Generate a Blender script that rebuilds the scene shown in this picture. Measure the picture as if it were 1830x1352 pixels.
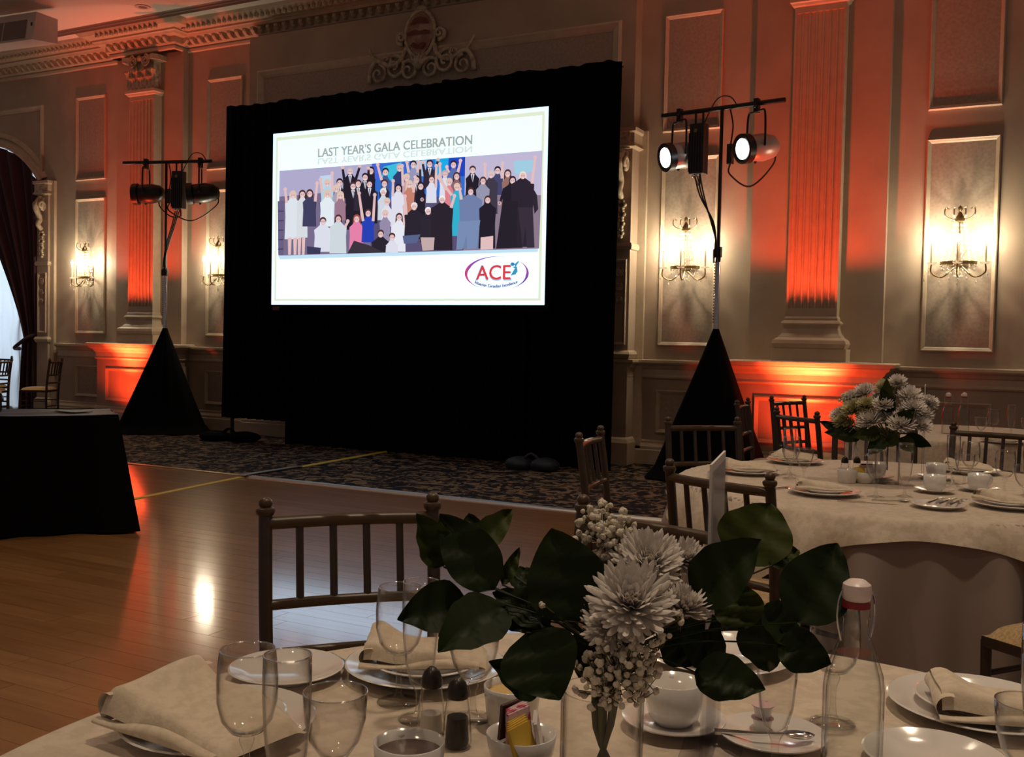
import bpy, math, random
from mathutils import Vector, Matrix
R = random.Random(7)
scene = bpy.context.scene
for o in list(bpy.data.objects): bpy.data.objects.remove(o)
COL = scene.collection
PI = math.pi
# ---------------------------------------------------------------- camera
yaw, pitch, roll = 0.487015, -0.036451, 0.0205453
fw = Vector((-math.sin(yaw)*math.cos(pitch), math.cos(yaw)*math.cos(pitch), math.sin(pitch)))
rt = Vector((math.cos(yaw), math.sin(yaw), 0)); up = rt.cross(fw)
r2 = rt*math.cos(roll)+up*math.sin(roll); u2 = -rt*math.sin(roll)+up*math.cos(roll)
cd = bpy.data.cameras.new('camera'); cam = bpy.data.objects.new('camera', cd); COL.objects.link(cam)
M = Matrix((r2, u2, -fw)).transposed().to_4x4(); M.translation = Vector((0, 0, 1.31)); cam.matrix_world = M
cd.sensor_width = 36; cd.lens = 36*1805.32/1830; cd.clip_end = 100; cd.clip_start = 0.02
scene.camera = cam
# ---------------------------------------------------------------- world, exposure
w = bpy.data.worlds.new('room_air'); scene.world = w; w.use_nodes = True
bg = w.node_tree.nodes['Background']; bg.inputs[0].default_value = (1.0, 0.815, 0.735, 1); bg.inputs[1].default_value = 0.12
scene.view_settings.view_transform = 'Standard'; scene.view_settings.look = 'None'
scene.view_settings.exposure = 0.0; scene.view_settings.gamma = 1; scene.view_settings.use_curve_mapping = False
scene.cycles.use_denoising = True
scene.cycles.transparent_max_bounces = 32
scene.cycles.max_bounces = 8
scene.cycles.sample_clamp_indirect = 4.0
scene.cycles.caustics_reflective = False; scene.cycles.caustics_refractive = False
def lamp(name, kind, loc, energy, color, aim=None, radius=0.05, angle=None, blend=0.5, parent=None, size=None):
    d = bpy.data.lights.new(name, kind); o = bpy.data.objects.new(name, d); COL.objects.link(o)
    d.energy = energy; d.color = color
    if kind in ('POINT', 'SPOT'): d.shadow_soft_size = radius
    if kind == 'SPOT': d.spot_size = angle; d.spot_blend = blend
    if kind == 'AREA':
        d.shape = 'RECTANGLE'; d.size, d.size_y = size
    o.location = loc
    if aim is not None:
        o.rotation_euler = (Vector(aim)-Vector(loc)).to_track_quat('-Z', 'Y').to_euler()
    if parent is not None:
        o.parent = parent; o.matrix_parent_inverse = parent.matrix_world.inverted() if parent.matrix_world else Matrix()
    return o
# daylight behind the sheer curtain of the arched window
day = lamp('daylight', 'AREA', (-15.1, 12.1, 2.4), 115, (0.78, 0.88, 1.0), aim=(-15.1, 0, 2.2), size=(2.6, 3.6))
# ---------------------------------------------------------------- materials
MAT = {}
def mat(name, color, rough=0.6, metal=0.0, spec=0.5, noise=None, bump=0.0, bscale=60, sheen=0.0, emit=None, estr=0, coat=0.0):
    m = bpy.data.materials.new(name); m.use_nodes = True; nt = m.node_tree; b = nt.nodes['Principled BSDF']
    c = (*color, 1)
    b.inputs['Base Color'].default_value = c; b.inputs['Roughness'].default_value = rough; b.inputs['Metallic'].default_value = metal
    b.inputs['Specular IOR Level'].default_value = spec
    if sheen: b.inputs['Sheen Weight'].default_value = sheen
    if coat: b.inputs['Coat IOR'].default_value = 1.5 if coat < .95 else 1.85; b.inputs['Coat Weight'].default_value = coat; b.inputs['Coat Roughness'].default_value = 0.115
    if emit: b.inputs['Emission Color'].default_value = (*emit, 1); b.inputs['Emission Strength'].default_value = estr
    tc = nt.nodes.new('ShaderNodeTexCoord')
    if noise:
        sc, c2, lo, hi = noise
        n = nt.nodes.new('ShaderNodeTexNoise'); n.inputs['Scale'].default_value = sc; n.inputs['Detail'].default_value = 6
        r = nt.nodes.new('ShaderNodeValToRGB'); r.color_ramp.elements[0].position = lo; r.color_ramp.elements[1].position = hi
        r.color_ramp.elements[0].color = c; r.color_ramp.elements[1].color = (*c2, 1)
        nt.links.new(tc.outputs['Object'], n.inputs['Vector']); nt.links.new(n.outputs['Fac'], r.inputs['Fac']); nt.links.new(r.outputs['Color'], b.inputs['Base Color'])
    if bump:
        n = nt.nodes.new('ShaderNodeTexNoise'); n.inputs['Scale'].default_value = bscale; n.inputs['Detail'].default_value = 4
        bp = nt.nodes.new('ShaderNodeBump'); bp.inputs['Strength'].default_value = bump; bp.inputs['Distance'].default_value = 0.01
        nt.links.new(tc.outputs['Object'], n.inputs['Vector']); nt.links.new(n.outputs['Fac'], bp.inputs['Height']); nt.links.new(bp.outputs['Normal'], b.inputs['Normal'])
    MAT[name] = m; return m
def glassmat(name, tint, edge, rough=0.02, amount=1.0):
    m = bpy.data.materials.new(name); m.use_nodes = True; nt = m.node_tree
    for n in list(nt.nodes): nt.nodes.remove(n)
    out = nt.nodes.new('ShaderNodeOutputMaterial'); mx = nt.nodes.new('ShaderNodeMixShader')
    tr = nt.nodes.new('ShaderNodeBsdfTransparent'); gl = nt.nodes.new('ShaderNodeBsdfGlossy'); gl.inputs['Roughness'].default_value = rough
    fr = nt.nodes.new('ShaderNodeMath'); fr.operation = 'POWER'; fr.inputs[1].default_value = 3.2
    ma = nt.nodes.new('ShaderNodeMath'); ma.operation = 'MULTIPLY_ADD'; ma.inputs[1].default_value = .55; ma.inputs[2].default_value = .018
    lw = nt.nodes.new('ShaderNodeLayerWeight'); lw.inputs['Blend'].default_value = 0.5
    rp = nt.nodes.new('ShaderNodeValToRGB'); rp.color_ramp.elements[0].color = (*tint, 1); rp.color_ramp.elements[1].color = (*edge, 1)
    rp.color_ramp.elements[0].position = 0.5; rp.color_ramp.elements[1].position = 0.97
    mu = nt.nodes.new('ShaderNodeMath'); mu.operation = 'MULTIPLY'; mu.inputs[1].default_value = amount
    L = nt.links.new
    L(lw.outputs['Facing'], rp.inputs['Fac']); L(rp.outputs['Color'], tr.inputs['Color']); L(lw.outputs['Facing'], fr.inputs[0]); L(fr.outputs[0], ma.inputs[0]); L(ma.outputs[0], mu.inputs[0]); L(mu.outputs[0], mx.inputs['Fac'])
    L(tr.outputs[0], mx.inputs[1]); L(gl.outputs[0], mx.inputs[2]); L(mx.outputs[0], out.inputs['Surface'])
    MAT[name] = m; return m
mat('plaster', (0.46, 0.355, 0.268), 0.62, noise=(2.2, (0.38, 0.288, 0.222), .35, .7), bump=.12, bscale=18)
mat('panel_paper', (0.395, 0.31, 0.245), 0.6, noise=(34, (0.33, 0.256, 0.203), .40, .64), bump=.12, bscale=40)
mat('moulding', (0.56, 0.455, 0.335), 0.42, noise=(9, (0.49, 0.39, 0.285), .4, .7))
mat('carving', (0.58, 0.49, 0.36), 0.5, noise=(20, (0.30, 0.23, 0.15), .42, .7))
mat('ceiling_paint', (0.80, 0.72, 0.65), 0.8)
mat('soffit_line', (0.20, 0.13, 0.10), 0.5)
mat('black_cloth', (0.0032, 0.0032, 0.0045), 0.9, spec=0.06)
mat('black_blue_lift', (0.020, 0.021, 0.036), 0.5, spec=0.3, sheen=0.05)  # bluish lift puts reflected window daylight into the table top's colour
mat('black_metal', (0.012, 0.011, 0.012), 0.4, metal=0.2)
mat('black_plastic', (0.01, 0.01, 0.011), 0.45)
mat('cable', (0.012, 0.011, 0.012), 0.5)
mat('chrome', (0.55, 0.55, 0.58), 0.22, metal=1.0)
mat('silver', (0.68, 0.66, 0.64), 0.16, metal=1.0)
mat('steel_strip', (0.75, 0.75, 0.75), 0.28, metal=0.9)
mat('grey_can', (0.42, 0.40, 0.38), 0.35, metal=0.4)
mat('brass', (0.30, 0.21, 0.10), 0.35, metal=0.9)
mat('chair_wood', (0.036, 0.020, 0.012), 0.38, noise=(30, (0.024, 0.013, 0.008), .4, .7), coat=.12)
mat('chair_gold', (0.058, 0.034, 0.016), 0.36, metal=0.1)
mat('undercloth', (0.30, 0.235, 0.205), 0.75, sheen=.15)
mat('cushion', (0.50, 0.34, 0.16), 0.85, noise=(120, (0.36, 0.235, 0.10), .42, .6), sheen=.3)
mat('tablecloth', (0.64, 0.53, 0.41), 0.72, noise=(38, (0.55, 0.45, 0.345), .44, .58), bump=.08, bscale=160, sheen=.2)
mat('napkin', (0.68, 0.57, 0.43), 0.75, noise=(60, (0.60, 0.495, 0.365), .42, .6), bump=.1, bscale=220, sheen=.2)
mat('china', (0.74, 0.70, 0.66), 0.14, spec=.6, coat=.5)
mat('petal', (0.74, 0.68, 0.62), 0.7, sheen=.2)
mat('petal_yellow', (0.50, 0.46, 0.26), 0.7)
mat('bud', (0.66, 0.59, 0.48), 0.75)
mat('leaf', (0.014, 0.024, 0.006), 0.5, noise=(8, (0.008, 0.014, 0.004), .4, .7), spec=.13)
mat('leaf_olive', (0.040, 0.052, 0.009), 0.55, noise=(8, (0.025, 0.034, 0.007), .4, .7), spec=.12)
mat('stem', (0.055, 0.06, 0.022), 0.6)
mat('shaker_top', (0.035, 0.026, 0.022), 0.35, metal=.5)
mat('pepper', (0.03, 0.025, 0.022), 0.9)
mat('salt', (0.62, 0.57, 0.50), 0.9)
mat('sugar_fill', (0.62, 0.42, 0.16), 0.8)
mat('packet_yellow', (0.62, 0.40, 0.05), 0.6)
mat('packet_pink', (0.66, 0.45, 0.47), 0.6, noise=(45, (0.45, 0.05, 0.10), .56, .6))
mat('packet_white', (0.62, 0.56, 0.54), 0.6, noise=(60, (0.35, 0.22, 0.25), .6, .66))
mat('packet_brown', (0.07, 0.025, 0.02), 0.6)
mat('paper', (0.66, 0.62, 0.60), 0.7)
mat('stopper', (0.78, 0.66, 0.62), 0.35)
mat('red_rubber', (0.25, 0.012, 0.02), 0.5)
mat('curtain', (0.050, 0.014, 0.022), 0.8, sheen=.1)
mat('tape_yellow', (0.50, 0.36, 0.03), 0.6)
mat('crest_paint', (0.30, 0.16, 0.11), 0.6, noise=(7, (0.42, 0.30, 0.24), .45, .55))
mat('crest_dark', (0.16, 0.045, 0.03), 0.6)
mat('window_frame', (0.45, 0.40, 0.34), 0.6)
mat('grille_cloth', (0.20, 0.16, 0.16), 0.8)
mat('speaker_white', (0.60, 0.52, 0.48), 0.6)
mat('bulb', (1, .9, .7), emit=(1.0, 0.80, 0.52), estr=40)
mat('par_lens', (1, 1, 1), emit=(0.96, 0.97, 1.0), estr=30)
mat('par_lens_off', (0.03, 0.03, 0.035), 0.1, coat=1)
glassmat('glass', (0.985, 0.98, 0.975), (0.50, 0.48, 0.47), amount=1.6)
glassmat('glass_rim', (0.9, 0.9, 0.92), (0.6, 0.6, 0.62), rough=.12, amount=9.0)
glassmat('pane', (0.96, 0.98, 1.0), (0.6, 0.65, 0.7))
glassmat('bottle_glass', (0.96, 0.965, 0.96), (0.5, 0.5, 0.49))
glassmat('acrylic', (0.96, 0.96, 0.97), (0.78, 0.78, 0.80), rough=.06, amount=.22)
m = mat('crystal', (0.86, 0.84, 0.76), 0.12, spec=.8); m.node_tree.nodes['Principled BSDF'].inputs['Alpha'].default_value = .55
glassmat('glass_stem', (0.96, 0.96, 0.95), (0.68, 0.66, 0.64), rough=.03, amount=1.6)
mat('cup_brown', (0.15, 0.10, 0.085), 0.35)
# sheer curtain: lets the daylight through
m = bpy.data.materials.new('sheer'); m.use_nodes = True; nt = m.node_tree
for n in list(nt.nodes): nt.nodes.remove(n)
out = nt.nodes.new('ShaderNodeOutputMaterial'); mx = nt.nodes.new('ShaderNodeMixShader'); mx.inputs[0].default_value = .45
tl = nt.nodes.new('ShaderNodeBsdfTranslucent'); tl.inputs[0].default_value = (.86, .92, .95, 1); df = nt.nodes.new('ShaderNodeBsdfDiffuse'); df.inputs[0].default_value = (.8, .84, .88, 1)
nt.links.new(tl.outputs[0], mx.inputs[1]); nt.links.new(df.outputs[0], mx.inputs[2]); nt.links.new(mx.outputs[0], out.inputs[0]); MAT['sheer'] = m
# dance floor wood: a little different from plank to plank
m = mat('wood', (0.33, 0.165, 0.065), 0.30, spec=.3, coat=1.0); nt = m.node_tree; b = nt.nodes['Principled BSDF']
ge = nt.nodes.new('ShaderNodeNewGeometry'); oi = nt.nodes.new('ShaderNodeObjectInfo'); ad = nt.nodes.new('ShaderNodeMath'); ad.operation = 'ADD'
fr = nt.nodes.new('ShaderNodeMath'); fr.operation = 'FRACT'; tc = nt.nodes.new('ShaderNodeTexCoord')
nt.links.new(ge.outputs['Random Per Island'], ad.inputs[0]); nt.links.new(oi.outputs['Random'], ad.inputs[1]); nt.links.new(ad.outputs[0], fr.inputs[0])
mp = nt.nodes.new('ShaderNodeMapping'); mp.inputs['Scale'].default_value = (1.0, 13, 1); nz = nt.nodes.new('ShaderNodeTexNoise'); nz.inputs['Scale'].default_value = 2.2; nz.inputs['Detail'].default_value = 7
nt.links.new(ge.outputs['Position'], mp.inputs[0]); nt.links.new(mp.outputs[0], nz.inputs['Vector'])
r1 = nt.nodes.new('ShaderNodeValToRGB'); r1.color_ramp.elements[0].color = (.30, .142, .050, 1); r1.color_ramp.elements[1].color = (.385, .192, .072, 1)
mxc = nt.nodes.new('ShaderNodeMix'); mxc.data_type = 'RGBA'; mxc.blend_type = 'MULTIPLY'; mxc.inputs[0].default_value = .55
r3 = nt.nodes.new('ShaderNodeValToRGB'); r3.color_ramp.elements[0].position = .3; r3.color_ramp.elements[1].position = .7; r3.color_ramp.elements[0].color = (.5, .42, .36, 1)
nt.links.new(fr.outputs[0], r1.inputs[0]); nt.links.new(nz.outputs['Fac'], r3.inputs[0]); nt.links.new(r1.outputs[0], mxc.inputs[6]); nt.links.new(r3.outputs[0], mxc.inputs[7]); nt.links.new(mxc.outputs[2], b.inputs['Base Color'])
bp = nt.nodes.new('ShaderNodeBump'); bp.inputs['Strength'].default_value = .05; bp.inputs['Distance'].default_value = .002; nt.links.new(nz.outputs['Fac'], bp.inputs['Height']); nt.links.new(bp.outputs[0], b.inputs['Normal'])
# patterned carpet
m = mat('carpet', (0.02, 0.015, 0.015), 0.95, spec=.1); nt = m.node_tree; b = nt.nodes['Principled BSDF']
ge = nt.nodes.new('ShaderNodeNewGeometry'); mp = nt.nodes.new('ShaderNodeMapping'); mp.inputs['Scale'].default_value = (6.5, 6.5, 6.5)
nz = nt.nodes.new('ShaderNodeTexNoise'); nz.inputs['Scale'].default_value = 1.3; nz.inputs['Detail'].default_value = 3; nz.inputs['Distortion'].default_value = 1.6
vo = nt.nodes.new('ShaderNodeTexVoronoi'); vo.inputs['Scale'].default_value = 1.5; vo.feature = 'SMOOTH_F1'
ra = nt.nodes.new('ShaderNodeValToRGB'); e = ra.color_ramp.elements; e[0].position = .47; e[0].color = (.0065, .0058, .009, 1); e[1].position = .57; e[1].color = (.15, .106, .066, 1)
x = ra.color_ramp.elements.new(.525); x.color = (.022, .015, .014, 1)
L = nt.links.new
L(ge.outputs['Position'], mp.inputs[0]); L(mp.outputs[0], vo.inputs['Vector']); L(mp.outputs[0], nz.inputs['Vector'])
am = nt.nodes.new('ShaderNodeMath'); am.operation = 'MULTIPLY_ADD'; am.inputs[1].default_value = .25; L(vo.outputs['Distance'], am.inputs[0]); L(nz.outputs['Fac'], am.inputs[2])
sb = nt.nodes.new('ShaderNodeMath'); sb.operation = 'SUBTRACT'; sb.inputs[1].default_value = .10; L(am.outputs[0], sb.inputs[0]); L(sb.outputs[0], ra.inputs[0]); L(ra.outputs[0], b.inputs['Base Color'])
# slide print: the picture's own colours, lit by the projector
m = bpy.data.materials.new('slide_light'); m.use_nodes = True; nt = m.node_tree
for n in list(nt.nodes): nt.nodes.remove(n)
out = nt.nodes.new('ShaderNodeOutputMaterial'); em = nt.nodes.new('ShaderNodeEmission'); em.inputs[1].default_value = 1.0; at = nt.nodes.new('ShaderNodeAttribute'); at.attribute_name = 'Col'
nt.links.new(at.outputs['Color'], em.inputs[0]); nt.links.new(em.outputs[0], out.inputs[0]); MAT['slide_light'] = m
# ---------------------------------------------------------------- mesh helpers
class MB:
    def __init__(s): s.v = []; s.f = []; s.c = []
    def add(s, vs, fs, col=None):
        n = len(s.v); s.v += [tuple(x) for x in vs]; s.f += [tuple(i+n for i in q) for q in fs]; s.c += [col]*len(fs); return s
    def box(s, x0, x1, y0, y1, z0, z1, mtx=None):
        vs = [Vector((x, y, z)) for z in (z0, z1) for y in (y0, y1) for x in (x0, x1)]
        if mtx: vs = [mtx @ v for v in vs]
        return s.add(vs, [(0, 2, 3, 1), (4, 5, 7, 6), (0, 1, 5, 4), (2, 6, 7, 3), (0, 4, 6, 2), (1, 3, 7, 5)])
    def bar(s, a, b, w, h=None, upv=(0, 0, 1)):
        a = Vector(a); b = Vector(b); d = (b-a); L = d.length; d.normalize(); u = Vector(upv); sd = d.cross(u)
        if sd.length < 1e-4: sd = d.cross(Vector((0, 1, 0)))
        sd.normalize(); u = sd.cross(d); h = h or w
        vs = [p+sd*i*w/2+u*j*h/2 for p in (a, b) for (i, j) in ((-1, -1), (1, -1), (1, 1), (-1, 1))]
        return s.add(vs, [(3, 2, 1, 0), (4, 5, 6, 7), (0, 1, 5, 4), (1, 2, 6, 5), (2, 3, 7, 6), (3, 0, 4, 7)])
    def tube(s, pts, r, seg=8, cap=True):
        pts = [Vector(p) for p in pts]; n = len(pts); rs = r if isinstance(r, (list, tuple)) else [r]*n
        vs = []; ref = None
        for i, p in enumerate(pts):
            d = (pts[min(i+1, n-1)]-pts[max(i-1, 0)]).normalized()
            if ref is None: ref = d.orthogonal().normalized()
            ref = (ref-d*ref.dot(d)); ref = ref.normalized() if ref.length > 1e-6 else d.orthogonal().normalized()
            q = d.cross(ref)
            for k in range(seg): a = 2*PI*k/seg; vs.append(p+(ref*math.cos(a)+q*math.sin(a))*rs[i])
        fs = [(i*seg+k, i*seg+(k+1) % seg, (i+1)*seg+(k+1) % seg, (i+1)*seg+k) for i in range(n-1) for k in range(seg)]
        if cap: fs += [tuple(range(seg-1, -1, -1)), tuple(range((n-1)*seg, n*seg))]
        return s.add(vs, fs)
    def lathe(s, prof, seg=20, mtx=None, cap=False):
        vs = []; n = len(prof)
        for (r, z) in prof:
            for k in range(seg):
                a = 2*PI*k/seg; v = Vector((r*math.cos(a), r*math.sin(a), z)); vs.append(mtx @ v if mtx else v)
        fs = [(i*seg+k, i*seg+(k+1) % seg, (i+1)*seg+(k+1) % seg, (i+1)*seg+k) for i in range(n-1) for k in range(seg)]
        if cap: fs += [tuple(range(seg-1, -1, -1)), tuple(range((n-1)*seg, n*seg))]
        return s.add(vs, fs)
    def ball(s, c, r, seg=8, rings=5, sc=(1, 1, 1)):
        c = Vector(c); vs = [c+Vector((0, 0, -r*sc[2]))]
        for i in range(1, rings):
            t = -PI/2+PI*i/rings
            for k in range(seg): a = 2*PI*k/seg; vs.append(c+Vector((r*math.cos(t)*math.cos(a)*sc[0], r*math.cos(t)*math.sin(a)*sc[1], r*math.sin(t)*sc[2])))
        vs.append(c+Vector((0, 0, r*sc[2]))); last = len(vs)-1
        fs = [(0, 1+(k+1) % seg, 1+k) for k in range(seg)]
        for i in range(rings-2):
            for k in range(seg): fs.append((1+i*seg+k, 1+i*seg+(k+1) % seg, 1+(i+1)*seg+(k+1) % seg, 1+(i+1)*seg+k))
        b0 = 1+(rings-2)*seg
        fs += [(b0+k, b0+(k+1) % seg, last) for k in range(seg)]
        return s.add(vs, fs)
    def octa(s, c, r, h):
        c = Vector(c); vs = [c+Vector(q) for q in ((r, 0, 0), (0, r, 0), (-r, 0, 0), (0, -r, 0), (0, 0, h), (0, 0, -h))]
        return s.add(vs, [(0, 1, 4), (1, 2, 4), (2, 3, 4), (3, 0, 4), (1, 0, 5), (2, 1, 5), (3, 2, 5), (0, 3, 5)])
    def prism_x(s, prof, x0, x1, caps=True):
        """profile of (y, z) points run along x"""
        n = len(prof); vs = [(x, y, z) for x in (x0, x1) for (y, z) in prof]
        fs = [(i, (i+1) % n, n+(i+1) % n, n+i) for i in range(n)]
        if caps: fs += [tuple(range(n-1, -1, -1)), tuple(range(n, 2*n))]
        return s.add(vs, fs)
    def sweep(s, path, prof):
        """moulding profile (out, z) swept along a plan path of (x, y), mitred; out = towards the room on the right-hand side of travel"""
        n = len(path); m = len(prof); vs = []
        P = [Vector((x, y)) for x, y in path]
        for i in range(n):
            d0 = (P[i]-P[i-1]).normalized() if i else None; d1 = (P[i+1]-P[i]).normalized() if i < n-1 else None
            d0 = d0 or d1; d1 = d1 or d0
            n0 = Vector((d0.y, -d0.x)); n1 = Vector((d1.y, -d1.x)); b = (n0+n1); b = b/(b.dot(n0)) if b.length > 1e-5 else n0
            vs += [(P[i].x+b.x*o, P[i].y+b.y*o, z) for (o, z) in prof]
        fs = [(i*m+k, (i+1)*m+k, (i+1)*m+k+1, i*m+k+1) for i in range(n-1) for k in range(m-1)]
        return s.add(vs, fs)
    def grid(s, fn, nu, nv, flip=False):
        vs = [fn(i/nu, j/nv) for j in range(nv+1) for i in range(nu+1)]
        fs = [(j*(nu+1)+i, j*(nu+1)+i+1, (j+1)*(nu+1)+i+1, (j+1)*(nu+1)+i) for j in range(nv) for i in range(nu)]
        if flip: fs = [q[::-1] for q in fs]
        return s.add(vs, fs)
    def poly(s, pts, col=None): return s.add(pts, [tuple(range(len(pts)))], col)
    def mesh(s, name, material, smooth=False):
        me = bpy.data.meshes.new(name); me.from_pydata(s.v, [], s.f); me.update()
        if any(c is not None for c in s.c):
            a = me.color_attributes.new('Col', 'FLOAT_COLOR', 'CORNER'); k = 0
            for p_, c in zip(me.polygons, s.c):
                for _ in p_.loop_indices: a.data[k].color = (*(c or (1, 1, 1)), 1); k += 1
        me.materials.append(MAT[material] if isinstance(material, str) else material)
        if smooth:
            me.polygons.foreach_set('use_smooth', [True]*len(me.polygons))
            if smooth != 'all': me.set_sharp_from_angle(angle=math.radians(40))
        return me
    def build(s, name, material, parent=None, smooth=False, label=None, kind=None):
        return put(name, s.mesh(name, material, smooth), parent, label, kind)
def put(name, me, parent=None, label=None, kind=None, loc=None, rotz=None):
    o = bpy.data.objects.new(name, me); COL.objects.link(o)
    if parent is not None: o.parent = parent
    if label: o['label'] = label
    if kind: o['kind'] = kind
    if loc is not None: o.location = loc
    if rotz is not None: o.rotation_euler = (0, 0, rotz)
    return o
def thing(name, label, cat, loc=(0, 0, 0), rotz=0, group=None):
    o = bpy.data.objects.new(name, None); COL.objects.link(o); o.empty_display_size = .05
    o.location = loc; o.rotation_euler = (0, 0, rotz); o['label'] = label; o['category'] = cat
    if group: o['group'] = group
    return o
def tag(o, label, cat, group=None):
    o['label'] = label; o['category'] = cat
    if group: o['group'] = group
    return o
def dup(root, loc, rotz, label, group=None):
    r = root.copy(); COL.objects.link(r); r.location = loc; r.rotation_euler = (0, 0, rotz); r['label'] = label
    if group: r['group'] = group
    for ch in list(root.children):
        c = ch.copy(); COL.objects.link(c); c.parent = r
        for g in ch.children:
            d = g.copy(); COL.objects.link(d); d.parent = c
    return r
def bez(pts, n=8):
    """Catmull-Rom through points"""
    pts = [Vector(p) for p in pts]; out = []
    for i in range(len(pts)-1):
        p0 = pts[max(i-1, 0)]; p1 = pts[i]; p2 = pts[i+1]; p3 = pts[min(i+2, len(pts)-1)]
        for k in range(n):
            t = k/n; out.append(.5*((2*p1)+(p2-p0)*t+(2*p0-5*p1+4*p2-p3)*t*t+(3*p1-p0-3*p2+p3)*t*t*t))
    out.append(pts[-1]); return out
# ================================================================ ROOM
WY = 10.45; XC = -6.74; CZ = 5.58
# floor: wooden dance floor of planks
fl = MB().box(-18, 6, -5, 7.15, -.10, -.012).build('floor', 'wood', kind='structure')
PW, PL = .118, 1.55
pm = MB(); b_ = .0003
pm.add([(0, 0, -.02), (PL-.0015, 0, -.02), (PL-.0015, PW-.0012, -.02), (0, PW-.0012, -.02), (b_, b_, 0), (PL-.0015-b_, b_, 0), (PL-.0015-b_, PW-.0012-b_, 0), (b_, PW-.0012-b_, 0)],
       [(4, 5, 6, 7), (0, 1, 5, 4), (1, 2, 6, 5), (2, 3, 7, 6), (3, 0, 4, 7)])
plank = pm.mesh('plank', 'wood')
rest = MB(); cand = []
row = 0; y = 7.148-PW
while y > -5:
    x = -18+R.random()*PL
    while x < 5:
        cx, cy = x+PL/2, y
        dx = cx*math.cos(yaw)+cy*math.sin(yaw); dz = -cx*math.sin(yaw)+cy*math.cos(yaw)
        vis = dz > 1.9 and -0.56*dz < dx+.5 and dx < .02*dz+1.1 and y > 1.6
        cand.append((not vis, dz, x, y)); x += PL
    y -= PW
cand.sort()
for i, (nv, dz, x, y) in enumerate(cand):
    if i < 295 and not nv: put('plank', plank, fl, loc=(x, y, 0))
    else: rest.add([(x+a, y+b, c) for a, b, c in pm.v], pm.f)
rest.build('planks_beyond', 'wood', fl, kind='stuff')
cp = MB().box(-18, 6, 7.15, 10.8, -.10, .006).build('floor_carpet', 'carpet', kind='structure')
MB().prism_x([(7.125, 0), (7.135, .009), (7.175, .012), (7.19, .006)], -18, -6.52).build('trim_1', 'brass', kind='structure')
MB().prism_x([(7.120, 0), (7.132, .011), (7.175, .014), (7.19, .006)], -6.52, 6).build('trim_2', 'steel_strip', kind='structure')
# ceiling with its flush moulding (downlights follow: one real, the rest added for light)
MB().box(-18, 6, -5, 10.8, CZ, CZ+.15).build('ceiling', 'ceiling_paint', kind='structure')
MB().prism_x([(9.83, CZ), (9.83, CZ-.05), (9.815, CZ-.06), (9.80, CZ-.035), (9.78, CZ-.03), (9.77, CZ-.012), (9.75, CZ)], -18, 6).build('trim_3', 'soffit_line', kind='structure')
# back wall: panels of wall with the arched window opening cut out
wb = MB()
WX0, WX1, WSP = -16.4, -13.80, 3.62     # window opening
wb.box(-18, WX0, WY, WY+.3, 0, CZ); wb.box(WX1, 6, WY, WY+.3, 0, CZ)
NA = 24; cxw = (WX0+WX1)/2; hs = (WX1-WX0)/2; rise = .64; RA = (hs*hs+rise*rise)/(2*rise)
arch = []
for i in range(NA+1):
    x = WX0+(WX1-WX0)*i/NA; arch.append((x, WSP+math.sqrt(max(RA*RA-(x-cxw)**2, 0))-(RA-rise)))
for i in range(NA):
    (xa, za), (xb, zb) = arch[i], arch[i+1]
    wb.add([(xa, WY, za), (xb, WY, zb), (xb, WY, CZ), (xa, WY, CZ), (xa, WY+.3, za), (xb, WY+.3, zb)], [(0, 1, 2, 3), (0, 4, 5, 1)])
wall = wb.build('wall_back', 'plaster', kind='structure')
# portal bay: shallow projecting bay behind the black drape, and the window bay
BX0, BX1, BY = XC-2.72, XC+2.72, 10.27
MB().box(BX0, BX1, BY, WY+.01, 0, 5.25).build('portal_bay', 'plaster', wall)
def frame(x0, x1, z0, z1, y, w=.05, d=.028, parent=None, name='panel_moulding'):
    """mitred rectangular moulding standing proud of a wall face at depth y"""
    prof = [(0, 0), (0, d*.7), (w*.25, d), (w*.45, d*.75), (w*.7, d*.55), (w, d*.2), (w, 0)]
    mb = MB(); m = len(prof)
    cs = [(x0, z0, 1, 1), (x1, z0, -1, 1), (x1, z1, -1, -1), (x0, z1, 1, -1)]
    vs = [(cx+sx*o, y-h, cz+sz*o) for (cx, cz, sx, sz) in cs for (o, h) in prof]
    fs = [(i*m+k, ((i+1) % 4)*m+k, ((i+1) % 4)*m+k+1, i*m+k+1) for i in range(4) for k in range(m-1)]
    mb.add(vs, fs); return mb.build(name, 'moulding', parent)
def field(x0, x1, z0, z1, y, parent):
    return MB().box(x0, x1, y-.004, y+.002, z0, z1).build('panel_field', 'panel_paper', parent)
for c in (XC-5.97, XC-3.31, XC+3.31, XC+5.97):
    for z0, z1 in ((1.30, 3.32), (3.59, 4.83)):
        field(c-.29, c+.29, z0+.02, z1-.02, WY, wall); frame(c-.32, c+.32, z0, z1, WY, .042, .032, wall)
    frame(c-.32, c+.32, .35, .82, WY, .045, .03, wall); field(c-.28, c+.28, .39, .78, WY, wall)
field(XC-2.5, XC+2.5, 1.3, 4.72, BY, wall); frame(XC-2.56, XC+2.56, 1.22, 4.79, BY, .10, .045, wall)
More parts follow.
